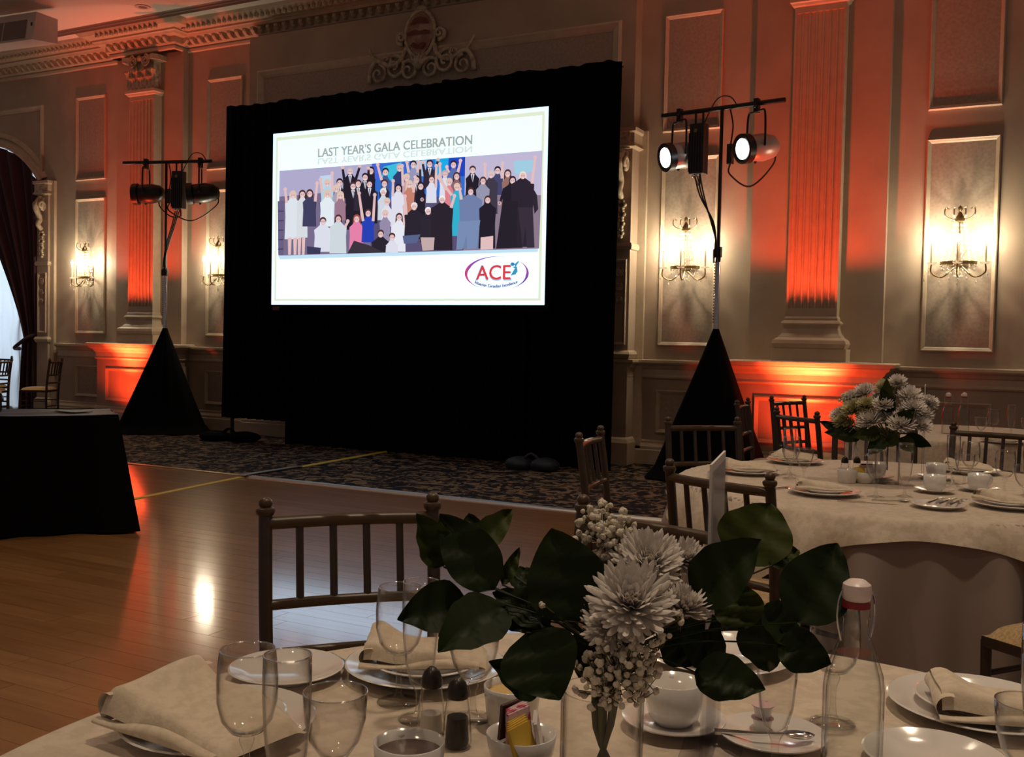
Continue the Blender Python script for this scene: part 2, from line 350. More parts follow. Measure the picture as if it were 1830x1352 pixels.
# panel over the window arch
fm = MB(); prof = [(0, 0), (0, .03), (.02, .045), (.05, .03), (.08, .01), (.08, 0)]
ring = [(x, z+.14) for x, z in arch]; ring = [q for q in ring if WX0+.05 < q[0] < WX1-.03]
pts = [(WX1+.02, 4.80), (WX1+.02, WSP+.12), (WX1-.13, WSP+.12)]+ring[::-1]+[(WX0+.13, WSP+.12), (WX0-.02, WSP+.12), (WX0-.02, 4.80)]
n = len(pts); vs = []
for i, (x, z) in enumerate(pts):
    a = Vector(pts[i-1]); b2 = Vector(pts[(i+1) % n]); p_ = Vector((x, z)); d0 = (p_-a).normalized(); d1 = (b2-p_).normalized()
    n0 = Vector((d0.y, -d0.x)); n1 = Vector((d1.y, -d1.x)); bb = n0+n1; bb = bb/max(bb.dot(n0), .3)
    vs += [(x+bb.x*o, WY-h, z+bb.y*o) for o, h in prof]
m_ = len(prof); fm.add(vs, [(i*m_+k, ((i+1) % n)*m_+k, ((i+1) % n)*m_+k+1, i*m_+k+1) for i in range(n) for k in range(m_-1)])
fm.build('panel_moulding', 'moulding', wall)
ar = MB(); prof = [(0, .0), (0, .09), (.03, .10), (.05, .06), (.09, .06), (.11, .03), (.13, 0)]
vs = []
for i, (x, z) in enumerate(arch):
    nx = (x-cxw)/RA; nz = math.sqrt(1-nx*nx); vs += [(x+nx*o, WY-h, z+nz*o) for o, h in prof]
m_ = len(prof); ar.add(vs, [(i*m_+k, i*m_+k+1, (i+1)*m_+k+1, (i+1)*m_+k) for i in range(NA) for k in range(m_-1)])
ar.build('arch_moulding', 'moulding', wall, smooth=True)
# plan path of the wall front, breaking forward round each pilaster
PIL = (XC-4.66, XC+4.66); PB = 10.35; PH = .655
def path(front, half, portal=True):
    p_ = [(-18, WY)]
    brk = [(PIL[0]-half, PIL[0]+half, front), (BX0, BX1, BY), (PIL[1]-half, PIL[1]+half, front)] if portal else [(PIL[0]-half, PIL[0]+half, front), (PIL[1]-half, PIL[1]+half, front)]
    for a, b, y in brk: p_ += [(a, WY), (a, y), (b, y), (b, WY)]
    return p_+[(6, WY)]
base = [(0, .27), (.012, .255), (.012, .235), (.03, .215), (.045, .20), (.045, .17), (.052, .16), (.052, 0)]
rail = [(0, .94), (.018, .945), (.025, .96), (.012, .985), (.012, 1.04), (.03, 1.055), (.045, 1.085), (.075, 1.10), (.085, 1.115), (.085, 1.14), (.0, 1.15)]
PED = 10.06
rp_ = path(PED, .72)
# the run right of the window pier only
def clip(p_, x0): return [(x0, WY)]+[q for q in p_ if q[0] > x0]
MB().sweep(clip(path(PED, .70), -13.42), base[::-1]).build('baseboard_back', 'moulding', kind='structure')
MB().sweep(clip(path(PED, .70), -13.42), rail[::-1]).build('trim_4', 'moulding', kind='structure')
# cornice
corn = [(0, 5.24), (.03, 5.25), (.035, 5.28), (.02, 5.285), (.02, 5.30), (.05, 5.31), (.06, 5.325), (.06, 5.405), (.15, 5.41), (.17, 5.435), (.19, 5.445), (.19, 5.47), (.23, 5.48), (.30, 5.50), (.345, 5.545), (.36, CZ)]
CF = 10.22
cor = MB().sweep(path(CF, .62, False), corn[::-1]).build('trim_5', 'moulding', kind='structure')
# modillions and leaf buttons along the cornice, one by one
mm = MB(); mm.add([(-.028, 0, 0), (.028, 0, 0), (.028, 0, .08), (-.028, 0, .08), (-.028, -.035, .012), (.028, -.035, .012), (.028, -.075, .05), (-.028, -.075, .05), (-.028, -.08, .08), (.028, -.08, .08)],
                  [(0, 1, 5, 4), (4, 5, 6, 7), (7, 6, 9, 8), (0, 4, 7, 8, 3), (1, 2, 9, 6, 5), (2, 3, 8, 9)])
mod = mm.mesh('modillion', 'carving')
lm = MB().ball((0, -.012, 0), .034, 7, 5, (1, .8, 1.2)); lm.ball((0, -.036, -.022), .016, 5, 4)
lf = lm.mesh('leaf_button', 'carving', 'all')
def run(p_, off, z, step, me, name, xmax):
    pos = []
    for (xa, ya), (xb, yb) in zip(p_[:-1], p_[1:]):
        d = Vector((xb-xa, yb-ya)); L = d.length; d.normalize(); nn = Vector((d.y, -d.x))
        k = max(1, int(L/step))
        for i in range(k):
            t = (i+.5)/k*L; q = Vector((xa, ya))+d*t+nn*off
            if -15.2 < q.x < xmax: pos.append((q.x, q.y, math.atan2(-nn.x, nn.y)+PI))
    pos.sort(key=lambda q: q[0])
    for x, y, a in pos[:298]: put(name, me, cor, loc=(x, y, z), rotz=a)
run(path(CF, .62, False), .060, 5.323, .135, mod, 'modillion', -3.4)
run(path(CF, .62, False), .285, 5.485, .092, lf, 'leaf_button', -4.6)
# ---------------------------------------------------------------- pilasters
def acanthus(w_, h, curl):
    mb = MB()
    def fn(u, v):
        x = (u-.5)*2; wid = w_*(1-.25*v)*(1 if v < .75 else 1-(v-.75)*2.2); lobes = 1+.16*math.sin(v*26)
        return (x*wid*.5*lobes, -curl*(v**3)-.018*math.cos(x*PI*.5)-.010*math.cos(x*9), h*(v-.30*max(v-.8, 0)*(v-.8)*25*.2) if v < .82 else h*(.82+(v-.82)*.2-(v-.82)*(v-.82)*5))
    mb.grid(fn, 10, 12); return mb.mesh('acanthus_leaf', 'carving', 'all')
AC1 = acanthus(.16, .20, .07); AC2 = acanthus(.16, .30, .10)
def volute(sgn):
    pts = []
    for i in range(46):
        t = i/45; a = t*4.2*PI; r = .085*(1-.82*t); pts.append((sgn*(.17+r*math.sin(a)-.05), 0, .395-.0+r*math.cos(a)-.03))
    pts = [(sgn*.03, .03, .13), (sgn*.08, .02, .30)]+pts
    return MB().tube(bez(pts, 2), .014, 6).mesh('volute', 'carving', 'all')
VO = (volute(-1), volute(1))
for k, px in enumerate(PIL):
    root = MB().box(px-PH, px+PH, PB, WY+.01, 1.14, 5.25).build('trim_%d' % (6+k), 'plaster', kind='structure')
    MB().box(px-.70, px+.70, PED, WY+.01, 0, 1.15).build('pedestal', 'plaster', root)
    frame(px-.5, px+.5, .35, .82, PED, .045, .03, root)
    # ledge
    MB().sweep([(px-.73, WY), (px-.73, PED-.015), (px+.73, PED-.015), (px+.73, WY)], [(0, 1.10), (.03, 1.105), (.05, 1.125), (.09, 1.135), (.095, 1.165), (.07, 1.175), (-.4, 1.18)][::-1]).build('ledge', 'moulding', root)
    # base of the pilaster
    s0 = .245; yf = 10.21
    MB().box(px-.36, px+.36, yf-.10, PB, 1.17, 1.30).build('plinth', 'moulding', root)
    bp_ = [(0, 1.62), (.012, 1.60), (.012, 1.58), (.03, 1.57), (.042, 1.55), (.03, 1.53), (.02, 1.525), (.015, 1.50), (.03, 1.45), (.055, 1.42), (.06, 1.41), (.07, 1.405), (.10, 1.385), (.112, 1.35), (.10, 1.315), (.09, 1.30), (.0, 1.30)]
    MB().sweep([(px-s0, PB), (px-s0, yf), (px+s0, yf), (px+s0, PB)], bp_[::-1]).build('base_moulding', 'moulding', root)
    # fluted shaft
    pts = [(px-s0, PB), (px-s0, yf)]; nf = 7; fwid = (2*s0-.03)/nf
    for i in range(nf):
        xa = px-s0+.015+fwid*i; rr = fwid*.40; xm = xa+fwid/2
        pts += [(xm-rr, yf)]+[(xm-rr*math.cos(PI*j/6), yf+rr*.85*math.sin(PI*j/6)) for j in range(1, 6)]+[(xm+rr, yf)]
    pts += [(px+s0, yf), (px+s0, PB)]
    sh = MB(); n = len(pts); z0, z1 = 1.70, 4.60
    sh.add([(x, y, z) for z in (z0, z1) for x, y in pts], [(i, i+1, n+i+1, n+i) for i in range(n-1)])
    sh.box(px-s0, px+s0, yf, PB, 1.60, z0); sh.box(px-s0, px+s0, yf, PB, z1, 4.70)
    sh.build('shaft', 'moulding', root)
    MB().sweep([(px-s0, PB), (px-s0, yf), (px+s0, yf), (px+s0, PB)], [(0, 4.66), (.02, 4.67), (.03, 4.69), (.045, 4.70), (.045, 4.735), (.02, 4.75), (-.1, 4.75)][::-1]).build('necking', 'moulding', root)
    # capital
    cap = MB(); cap.box(px-.225, px+.225, yf+.01, PB, 4.74, 5.13)
    ab = [(-.34, 0), (-.30, -.09), (-.1, -.02), (.1, -.02), (.30, -.09), (.34, 0), (.34, .17), (-.34, .17)]
    n = len(ab); cap.add([(px+x, yf+y, z) for z in (5.13, 5.20) for x, y in ab], [(i, (i+1) % n, n+(i+1) % n, n+i) for i in range(n)]+[tuple(range(n)), tuple(range(2*n-1, n-1, -1))])
    cp_ = cap.build('capital', 'carving', root)
    for x in (-.16, 0, .16): put('acanthus_leaf', AC1, cp_, loc=(px+x, yf-.0, 4.75))
    for x in (-.08, .08, -.23, .23): put('acanthus_leaf', AC2, cp_, loc=(px+x, yf+.006, 4.76))
    for v in VO: put('volute', v, cp_, loc=(px, yf-.05, 4.76))
    MB().ball((px, yf-.04, 5.165), .045, 8, 5, (1.2, .6, 1)).build('rosette', 'carving', cp_, smooth='all')
# ---------------------------------------------------------------- carved piers with scrolled consoles (window right side, portal right side)
def pier(px0, px1, y, name):
    root = MB().box(px0, px1, y-.05, WY+.02, .0, 3.42).build(name, 'plaster', kind='structure')
    w_ = px1-px0; c = (px0+px1)/2
    MB().sweep([(px0-.0, WY), (px0-.0, y-.05), (px1, y-.05), (px1, WY)], [(0, 3.62), (.05, 3.62), (.05, 3.58), (.03, 3.56), (.03, 3.46), (.04, 3.44), (.05, 3.42), (0, 3.40)]).build('impost', 'moulding', root)
    MB().box(px0+.02, px1-.02, y-.09, WY, 3.40, 3.62).build('impost_block', 'carving', root)
    pts = [(c, y-.09, 3.36)]
    for i in range(26):
        t = i/25; a = -PI/2+t*2.6*PI; r = .075*(1-.75*t); pts.append((c, y-.12+r*math.cos(a)*.9-.0, 3.24+r*math.sin(a)))
    mb = MB(); 
    for dx in (-.06, .06): mb.tube([(p[0]+dx, p[1], p[2]) for p in pts], .022, 6)
    mb.tube(bez([(c, y-.07, 3.36), (c, y-.17, 3.22), (c, y-.10, 3.05), (c, y-.13, 2.95), (c, y-.07, 2.88)], 6), [.05-.0007*i for i in range(25)], 8)
    mb.build('console_scroll', 'carving', root, smooth='all')
    for j, z in enumerate((2.80, 2.70, 2.60, 2.50)):
        g = MB()
        for i in range(6):
            a = 2*PI*i/6+j; g.ball((c+.045*math.cos(a)*(1-.15*j), y-.07, z+.04*math.sin(a)), .024, 6, 4)
        g.build('garland', 'carving', root, smooth='all')
    frame(px0+.03, px1-.03, 1.30, 2.22, y-.05, .03, .02, root, 'pier_panel')
    sw = MB()
    for s_ in (-1, 1):
        for zc, rr in ((2.08, .05), (1.92, .04), (1.78, .035)):
            sw.tube([(c+s_*(.012+rr*(1-.8*i/19)*math.sin(i*.55)*.6), y-.06, zc+rr*(1-.8*i/19)*math.cos(i*.55)) for i in range(20)], .009, 5)
    sw.build('pier_scrolls', 'carving', root, smooth='all')
    MB().sweep([(px0, WY), (px0, y-.05), (px1, y-.05), (px1, WY)], [(0, 1.24), (.02, 1.23), (.035, 1.20), (.02, 1.16), (.0, 1.14)]).build('pier_cap', 'moulding', root)
    MB().sweep([(px0, WY), (px0, y-.05), (px1, y-.05), (px1, WY)], [(0, .30), (.02, .28), (.035, .24), (.035, 0)]).build('pier_foot', 'moulding', root)
    MB().sweep([(px0, WY), (px0, y-.05), (px1, y-.05), (px1, WY)], [(0, 2.40), (.02, 2.39), (.03, 2.36), (.02, 2.33), (.0, 2.32)]).build('pier_band', 'moulding', root)
    for (xa, xb) in ((px1, px1+.09),):
        MB().box(xa, xb, WY-.045, WY+.02, 0, 3.62).build('pier_strip', 'moulding', root)
pier(WX1-.02, WX1+.23, WY-.03, 'trim_8')
pier(BX1-.20, BX1+.02, BY-.02, 'trim_9')
# ---------------------------------------------------------------- arched window, sheer, maroon curtain
wn = MB(); 
wn.box(WX0, WX0+.07, WY+.12, WY+.2, 0, WSP); wn.box(WX1-.07, WX1, WY+.12, WY+.2, 0, WSP); wn.box(WX0, WX1, WY+.12, WY+.2, 0, .12); wn.box(WX0, WX1, WY+.13, WY+.19, 2.55, 2.62)
win = wn.build('window_1', 'window_frame', kind='structure')
for i in range(4):
    xa = WX0+.07+(WX1-WX0-.14)*i/4; xb = WX0+.07+(WX1-WX0-.14)*(i+1)/4
    if i: MB().box(xa-.02, xa+.02, WY+.13, WY+.19, .1, WSP+.45).build('mullion', 'window_frame', win)
    for z0, z1 in ((.12, 2.55), (2.62, WSP)):
        MB().box(xa+.02, xb-.02, WY+.155, WY+.165, z0, z1).build('pane', 'pane', win)
pp = MB(); pp.poly([(x, WY+.16, z) for x, z in arch]); pp.build('arch_pane', 'pane', win)
def sheer(u, v):
    x = WX0-.02+u*(WX1-WX0+.04); z = .02+v*4.25
    k = math.sin(u*PI*5)**2
    return (x, WY+.085+.012*math.sin(u*70)+.022*math.sin((v*34)+2.2*k)*(.25+.75*k), z)
tag(MB().grid(sheer, 150, 170).build('sheer_curtain', 'sheer', smooth='all'), 'white swagged sheer curtain glowing with daylight in the arched window', 'curtain')
cr = thing('maroon_curtain', 'dark maroon curtain tied back at the arched window, before the sheer', 'curtain', (WX1-.06, WY-.02, 0))
def drape1(u, v):
    # gathered panel hanging from the arch, pulled to the right by the tie at 1.25 m
    z = 1.15+v*3.3; s_ = max(0, min(1, (z-1.15)/2.9)); wid = .34+1.55*s_**1.25
    x = .02-wid*(1-u)*1.06; lim = WSP+math.sqrt(max(RA*RA-(x+WX1-.06-cxw)**2, 0))-(RA-rise)-.02
    return (x, -.02+.045*math.sin(u*44)*(.5+.5*s_)+.03*math.sin(u*17+1), min(z, lim))
MB().grid(drape1, 110, 40).build('upper_panel', 'curtain', cr, smooth='all')
def drape2(u, v):
    z = .02+v*1.15; wid = .34+.10*(1-v)
    return (-.02-wid*(1-u), -.02+.04*math.sin(u*40)+.02*math.sin(u*17+1), z)
MB().grid(drape2, 60, 12).build('lower_panel', 'curtain', cr, smooth='all')
MB().tube(bez([(.02, -.01, 1.28), (-.12, -.10, 1.22), (-.30, -.12, 1.12), (-.46, -.08, 1.05), (-.48, .03, 1.04)], 6), .03, 8).build('tie_back', 'curtain', cr, smooth='all')
# ================================================================ DRAPE AND SCREEN
DY = 9.66
dr = thing('pipe_and_drape', 'tall black pipe-and-drape backdrop hanging behind the projection screen', 'backdrop', (-6.6, DY, 0))
cols = [(-2.68, -1.62, .27), (-1.66, -.52, .0), (-.56, .56, .0), (.52, 1.62, .0), (1.58, 2.68, .0)]
for i, (xa, xb, zb) in enumerate(cols):
    def fn(u, v, xa=xa, xb=xb, zb=zb, i=i):
        x = xa+(xb-xa)*u; top = 4.20+.012*math.sin(u*9+i*2)+.006*math.sin(u*31)-.02*abs(math.sin(u*PI*2+i)) ; z = zb+.004+(top-zb)*v
        return (x, (.035*math.sin(u*52+i)+.02*math.sin(u*23+i*3+v*2)+.02*(i % 2))*(1.0-.78*v)+(-.03*(1-v)), z)
    MB().grid(fn, 120, 14).build('curtain_panel', 'black_cloth', dr, smooth='all')
MB().tube([(-2.66, .08, 4.15), (2.66, .08, 4.15)], .02, 8).build('crossbar', 'chrome', dr, smooth=True)
for x in (-2.6, 2.6): MB().tube([(x, .08, 0), (x, .08, 4.19)], .024, 8).build('upright', 'black_metal', dr, smooth=True)
SX0, SX1, SZ0, SZ1, SY = -8.39, -4.68, 1.70, 3.765, 9.53
SW, SH = SX1-SX0, SZ1-SZ0
ps = thing('projection_screen', 'large projection screen showing a gala slide, hung on the black backdrop', 'screen', (0, 0, 0))
MB().box(SX0-.07, SX1+.07, SY+.006, SY+.03, SZ0-.07, SZ1+.07).build('screen_border', 'black_cloth', ps)
for x in (SX0+.25, SX1-.25): MB().bar((x, SY+.03, 0.01), (x, SY+.03, SZ0), .05, .03).build('screen_leg', 'black_cloth', ps)
layer = [0]
def S(u, v): return (SX0+u*SW, SY-.00006*layer[0], SZ0+v*SH)
def nxt(): layer[0] += 1
def lin(c): return tuple(((x/255+.055)/1.055)**2.4 if x > 10 else x/255/12.92 for x in c)
G = 1.0
def slide_build(mb, name, label=None): return mb.build(name, 'slide_light', ps, label=label)
mb = MB()
NB = 12
for i in range(NB):   # white slide, faintly greener at the top as projected
    v0, v1 = i/NB, (i+1)/NB; t = (v0+v1)/2; c = lin((238+12*(1-t), 253, 244+8*(1-t)))
    mb.poly([S(0, v0), S(1, v0), S(1, v1), S(0, v1)], (c[0]*1.08, c[1]*1.45, c[2]*1.9))
slide_build(mb, 'slide_background', 'white slide light')
nxt(); mb = MB(); c = lin((226, 236, 208)); b0, b1 = .022, .030
for (u0, u1, v0, v1) in ((b0*.6, 1-b0*.6, 1-b1-.012, 1-b1+.008), (b0*.6, 1-b0*.6, .022, .034), (.012, .020, .022, .978), (.98, .988, .022, .978)):
    mb.poly([S(u0, v0), S(u1, v0), S(u1, v1), S(u0, v1)], c)
slide_build(mb, 'slide_border')
def textmesh(body, size, shear=0):
    cu = bpy.data.curves.new('t', 'FONT'); cu.body = body; cu.size = size; cu.align_x = 'LEFT'; cu.resolution_u = 4
    o = bpy.data.objects.new('t', cu); COL.objects.link(o); dg = bpy.context.evaluated_depsgraph_get(); dg.update()
    me = bpy.data.meshes.new_from_object(o.evaluated_get(dg)); vs = [v.co.copy() for v in me.vertices]; fs = [tuple(p_.vertices) for p_ in me.polygons]
    bpy.data.objects.remove(o); bpy.data.curves.remove(cu); bpy.data.meshes.remove(me); return vs, fs
def text(body, u0, u1, v, hscale, color, name, flipv=False, arc=None, parent=None, embolden=0):
    vs, fs = textmesh(body, 1.0); xs = [q.x for q in vs]; wd = max(xs)-min(xs); x0 = min(xs)
    hmax = .73; out = MB(); W_ = (u1-u0)*SW
    for e in ((0, 0), (embolden, 0), (0, embolden), (embolden, embolden)) if embolden else ((0, 0),):
        pts = []
        for q in vs:
            uu = u0+(q.x-x0)/wd*(u1-u0)+e[0]; vv = v+(q.y/hmax)*hscale*(-1 if flipv else 1)+e[1]
            if arc: vv += arc*((uu-(u0+u1)/2)/((u1-u0)/2))**2
            pts.append(S(uu, vv))
        out.add(pts, fs, color)
    return slide_build(out, name)
nxt(); text("LAST YEAR'S GALA CELEBRATION", .185, .752, .832, .034, lin((220, 229, 222)), 'title_reflection', flipv=True, embolden=.0022)
nxt(); text("LAST YEAR'S GALA CELEBRATION", .185, .752, .842, .050, lin((172, 174, 166)), 'title_text', embolden=.0022)
# group photograph on the slide (flat print): coordinates come from the slide's own frame
def uv(x, y):
    # the picture's own drawing coordinates to slide coordinates, u across and v up
    t = (x-30)/1752.0; k = 1.168; top = 215-177*t; bot = 1295+5*t
    return (t*k/(1+t*(k-1)), (bot-y)/(bot-top))
def P(x, y): 
    u, v = uv(x, y); return S(u, v)
photo = MB()
def pg(pts, c, k=1.0): photo.poly([P(*q) for q in pts], tuple(x*k for x in lin(c)))
def ell(x, y, rx, ry, c, n=10): pg([(x+rx*math.cos(2*PI*i/n), y+ry*math.sin(2*PI*i/n)) for i in range(n)], c)
nxt(); pg([(72, 447), (660, 402), (660, 560), (72, 610)], (176, 170, 205)); pg([(72, 610), (660, 560), (660, 969), (76, 985)], (120, 108, 140))
pg([(660, 402), (1255, 357), (1255, 600), (660, 640)], (52, 110, 205)); pg([(660, 640), (1255, 600), (1255, 955), (660, 969)], (90, 80, 115))
pg([(1255, 357), (1748, 318), (1745, 600), (1255, 600)], (192, 184, 212)); pg([(1255, 600), (1745, 600), (1740, 940), (1255, 955)], (140, 122, 140))
nxt(); pg([(735, 420), (850, 392), (830, 500), (720, 520)], (60, 190, 220)); pg([(930, 385), (1010, 378), (1000, 480), (940, 480)], (170, 205, 235)); pg([(1060, 372), (1150, 366), (1140, 470), (1070, 470)], (30, 170, 230)); pg([(1150, 366), (1255, 357), (1255, 480), (1150, 480)], (35, 70, 190)); pg([(660, 402), (720, 396), (715, 500), (660, 510)], (70, 100, 215))
pg([(1565, 385), (1690, 375), (1685, 450), (1570, 470)], (160, 205, 225)); pg([(330, 480), (410, 470), (415, 560), (340, 570)], (190, 215, 235))
SK = (226, 190, 190); DK = (52, 42, 58); BK = (38, 32, 44); WH = (222, 222, 236); HB = (78, 50, 50); HD = (44, 34, 44); HL = (222, 196, 170)
FIG = [ # head x, y, body bottom y, body half width, body colour, hair colour, raised arms [(dx, dy)], long hair
 (522, 450, 620, 46, BK, (190, 180, 190), [(-48, -18), (60, -25)], 0), (655, 447, 600, 30, BK, HD, [], 1), (748, 455, 600, 30, (70, 90, 150), HD, [(-50, -40)], 0), (838, 430, 580, 42, (48, 60, 110), (200, 170, 165), [], 0),
 (925, 408, 560, 36, (150, 150, 185), HD, [(-40, -10), (34, -10)], 0), (1030, 404, 560, 42, DK, HD, [(52, -22), (-45, -5)], 0), (1182, 408, 540, 36, (90, 110, 170), HD, [(-42, 20), (44, -20)], 0), (1305, 442, 620, 44, BK, HB, [], 0),
 (1465, 445, 600, 36, (70, 70, 110), HD, [(30, -40)], 0), (1530, 465, 680, 36, (150, 110, 100), HB, [], 1), (620, 488, 640, 34, BK, HD, [(20, -50)], 0), (458, 522, 660, 30, DK, HD, [], 0),
 (885, 492, 620, 28, (200, 160, 170), HL, [(-30, -70)], 0), (950, 503, 640, 30, DK, HD, [(20, -70)], 0), (1045, 502, 650, 34, WH, HB, [(28, -80)], 0), (1130, 470, 620, 34, WH, (190, 170, 170), [(-34, -60)], 0), (1205, 482, 620, 34, (140, 100, 110), HB, [], 1),
 (380, 528, 720, 40, (180, 210, 230), HL, [(-44, -20), (30, -60)], 0), (545, 545, 820, 50, BK, HB, [], 0), (650, 532, 780, 54, BK, HD, [], 0), (745, 528, 700, 34, DK, HB, [], 0), (578, 530, 700, 26, DK, HB, [], 0), (440, 562, 740, 26, (170, 160, 180), HL, [], 0),
 (1425, 472, 720, 46, (64, 58, 74), (205, 195, 190), [(-40, -60)], 0), (1375, 512, 700, 44, (150, 150, 175), HB, [], 1), (835, 558, 900, 44, WH, HD, [(-34, -40)], 1), (905, 534, 760, 34, (198, 128, 110), HL, [(36, -40)], 1), (978, 545, 760, 32, BK, HD, [(10, 90)], 1),
 (1160, 520, 700, 28, (222, 130, 140), HL, [(-60, -40)], 0), (1210, 552, 860, 40, (52, 175, 205), HL, [(-120, -60)], 0), (1565, 508, 930, 64, BK, HD, [(-80, 150)], 1), (1630, 478, 930, 74, (46, 38, 50), (236, 222, 200), [(76, -110)], 1),
 (740, 585, 760, 34, (206, 214, 226), (226, 236, 226), [], 0), (765, 645, 800, 34, WH, HL, [], 0), (755, 722, 900, 36, (150, 140, 170), HL, [], 0), (165, 600, 880, 50, (222, 228, 236), HL, [(-50, -30)], 1), (225, 596, 870, 36, (214, 220, 226), HB, [], 1), (272, 592, 800, 44, (66, 64, 96), HB, [(46, -60)], 1),
 (385, 595, 800, 46, (226, 234, 242), HL, [], 1), (468, 604, 760, 36, (158, 120, 140), HL, [], 1), (845, 742, 960, 44, (230, 232, 242), HB, [(30, -60)], 1), (940, 675, 880, 62, (44, 38, 50), (232, 226, 222), [(-60, -60)], 0), (1030, 705, 900, 50, (46, 40, 52), (240, 238, 236), [], 0),
 (1118, 632, 950, 72, (44, 36, 46), (240, 238, 236), [(78, -20)], 0), (1300, 580, 940, 74, (112, 128, 168), HB, [(-70, -10)], 0), (1410, 632, 940, 54, BK, HB, [], 1), (360, 768, 960, 56, (220, 222, 236), HB, [], 0), (458, 752, 970, 54, (206, 216, 222), HB, [(60, 20)], 1),
 (575, 752, 960, 46, (230, 130, 170), (170, 80, 70), [], 1), (648, 716, 900, 40, (40, 66, 180), HB, [(-60, -120), (40, -110)], 0), (730, 848, 968, 60, (44, 38, 50), HB, [], 0), (803, 868, 965, 40, WH, HB, [], 0)]
for (x, y, yb, hw, bc, hc, arms, lh) in FIG:
    nxt(); r = 21
    if lh: pg([(x-r*1.05, y-10), (x+r*1.05, y-10), (x+r*1.2, y+46), (x-r*1.2, y+46)], hc)
    nxt(); pg([(x-8, y+10), (x+8, y+10), (x+hw*.55, y+34), (x+hw, y+54), (x+hw*.92, (y+yb)/2), (x+hw, yb), (x-hw, yb), (x-hw*.92, (y+yb)/2), (x-hw, y+54), (x-hw*.55, y+34)], bc)
    nxt()
    if bc in (BK, DK) and not lh: pg([(x-12, y+24), (x+12, y+24), (x+2, y+80)], WH); nxt(); pg([(x-3, y+28), (x+3, y+28), (x+2, y+90)], DK)
    for dx, dy in arms:
        sx = x+(hw*.8 if dx > 0 else -hw*.8); ex, ey = x+dx, y+dy; L_ = math.hypot(ex-sx, ey-y-50) or 1; nx_, ny_ = -(ey-y-50)/L_*9, (ex-sx)/L_*9
        nxt(); pg([(sx-nx_, y+50-ny_), (sx+nx_, y+50+ny_), (ex+nx_*.8, ey+ny_*.8), (ex-nx_*.8, ey-ny_*.8)], bc if bc in (BK, DK) else SK); ell(ex, ey-6, 12, 13, SK, 7)
    nxt(); ell(x, y-7, r*1.02, r*1.05, hc); 
    nxt(); ell(x, y+3, r*.80, r*.95, SK)
    nxt(); pg([(x-9, y-1), (x-4, y-1), (x-4, y+2), (x-9, y+2)], DK); pg([(x+4, y-1), (x+9, y-1), (x+9, y+2), (x+4, y+2)], DK); pg([(x-7, y+12), (x+7, y+12), (x+3, y+16), (x-3, y+16)], (240, 236, 236))
nxt()
for (x, w_) in ((150, 12), (185, 12), (212, 11), (238, 11)): pg([(x-w_, 872), (x+w_, 870), (x+w_*.7, 978), (x-w_*.7, 980)], SK)
pg([(870, 860), (985, 850), (960, 905), (880, 910)], (88, 100, 140)); pg([(1225, 770), (1365, 760), (1345, 940), (1285, 945), (1280, 850), (1255, 945), (1215, 948)], (120, 140, 180)); pg([(560, 890), (660, 920), (760, 968), (520, 970)], (60, 52, 62)); pg([(260, 925), (350, 935), (345, 975), (262, 975)], (60, 60, 90))
pg([(1505, 640), (1600, 640), (1640, 935), (1470, 942)], (40, 34, 44)); pg([(1600, 680), (1700, 680), (1716, 934), (1668, 936), (1655, 800), (1640, 936), (1606, 937)], (56, 48, 60)); pg([(1700, 560), (1725, 600), (1735, 690), (1712, 720), (1698, 640)], (48, 40, 52)); pg([(1370, 870), (1450, 860), (1450, 945), (1370, 948)], SK); pg([(985, 870), (1075, 870), (1070, 950), (1000, 955)], (196, 170, 170))
nxt(); pg([(70, 640), (112, 636), (112, 980), (78, 982)], (106, 96, 130)); 
for i in range(5): pg([(76, 700+i*60), (110, 698+i*60), (110, 706+i*60), (76, 708+i*60)], (60, 52, 80))
pg([(76, 984), (1740, 941), (1738, 962), (90, 1008)], (196, 226, 246))
slide_build(photo, 'group_photograph', 'printed photograph of a cheering crowd in evening dress')
# logo
nxt(); lg = MB()
def PL_(x, y): return P(x, y)
def arcband(cx, cy, rx, ry, a0, a1, w0, w1, ca, cb, n=40):
    for i in range(n):
        t0, t1 = i/n, (i+1)/n; A, B = a0+(a1-a0)*t0, a0+(a1-a0)*t1
        wa, wb_ = [1-(w0+(w1-w0)*abs(2*t-1)) for t in (t0, t1)]; c = tuple(ca[k]+(cb[k]-ca[k])*t0 for k in range(3))
        lg.poly([PL_(cx+rx*math.cos(A), cy+ry*math.sin(A)), PL_(cx+rx*math.cos(B), cy+ry*math.sin(B)), PL_(cx+rx*wb_*math.cos(B)+0, cy+ry*wb_*math.sin(B)), PL_(cx+rx*wa*math.cos(A), cy+ry*wa*math.sin(A))], lin(c))
arcband(1478, 1098, 205, 108, math.radians(120), math.radians(282), .11, .005, (150, 80, 170), (150, 70, 190)); arcband(1472, 1098, 200, 106, math.radians(135), math.radians(225), .08, .004, (225, 70, 80), (225, 70, 90))
arcband(1478, 1098, 205, 108, math.radians(-48), math.radians(62), .09, .005, (190, 80, 150), (90, 70, 190))
slide_build(lg, 'logo_oval'); nxt(); lg = MB()
lg.poly([PL_(1565+dx, 1115+dy) for dx, dy in ((0, 0), (28, -48), (10, -58), (40, -62), (46, -30), (32, -8), (20, -8))], lin((60, 150, 190))); lg.poly([PL_(1578+14*math.cos(a*.6), 1040+12*math.sin(a*.6)) for a in range(10)], lin((60, 130, 190)))
lg.poly([PL_(1590, 1040), PL_(1615, 1018), PL_(1618, 1026), PL_(1596, 1060)], lin((70, 150, 200)))
slide_build(lg, 'logo_figure')
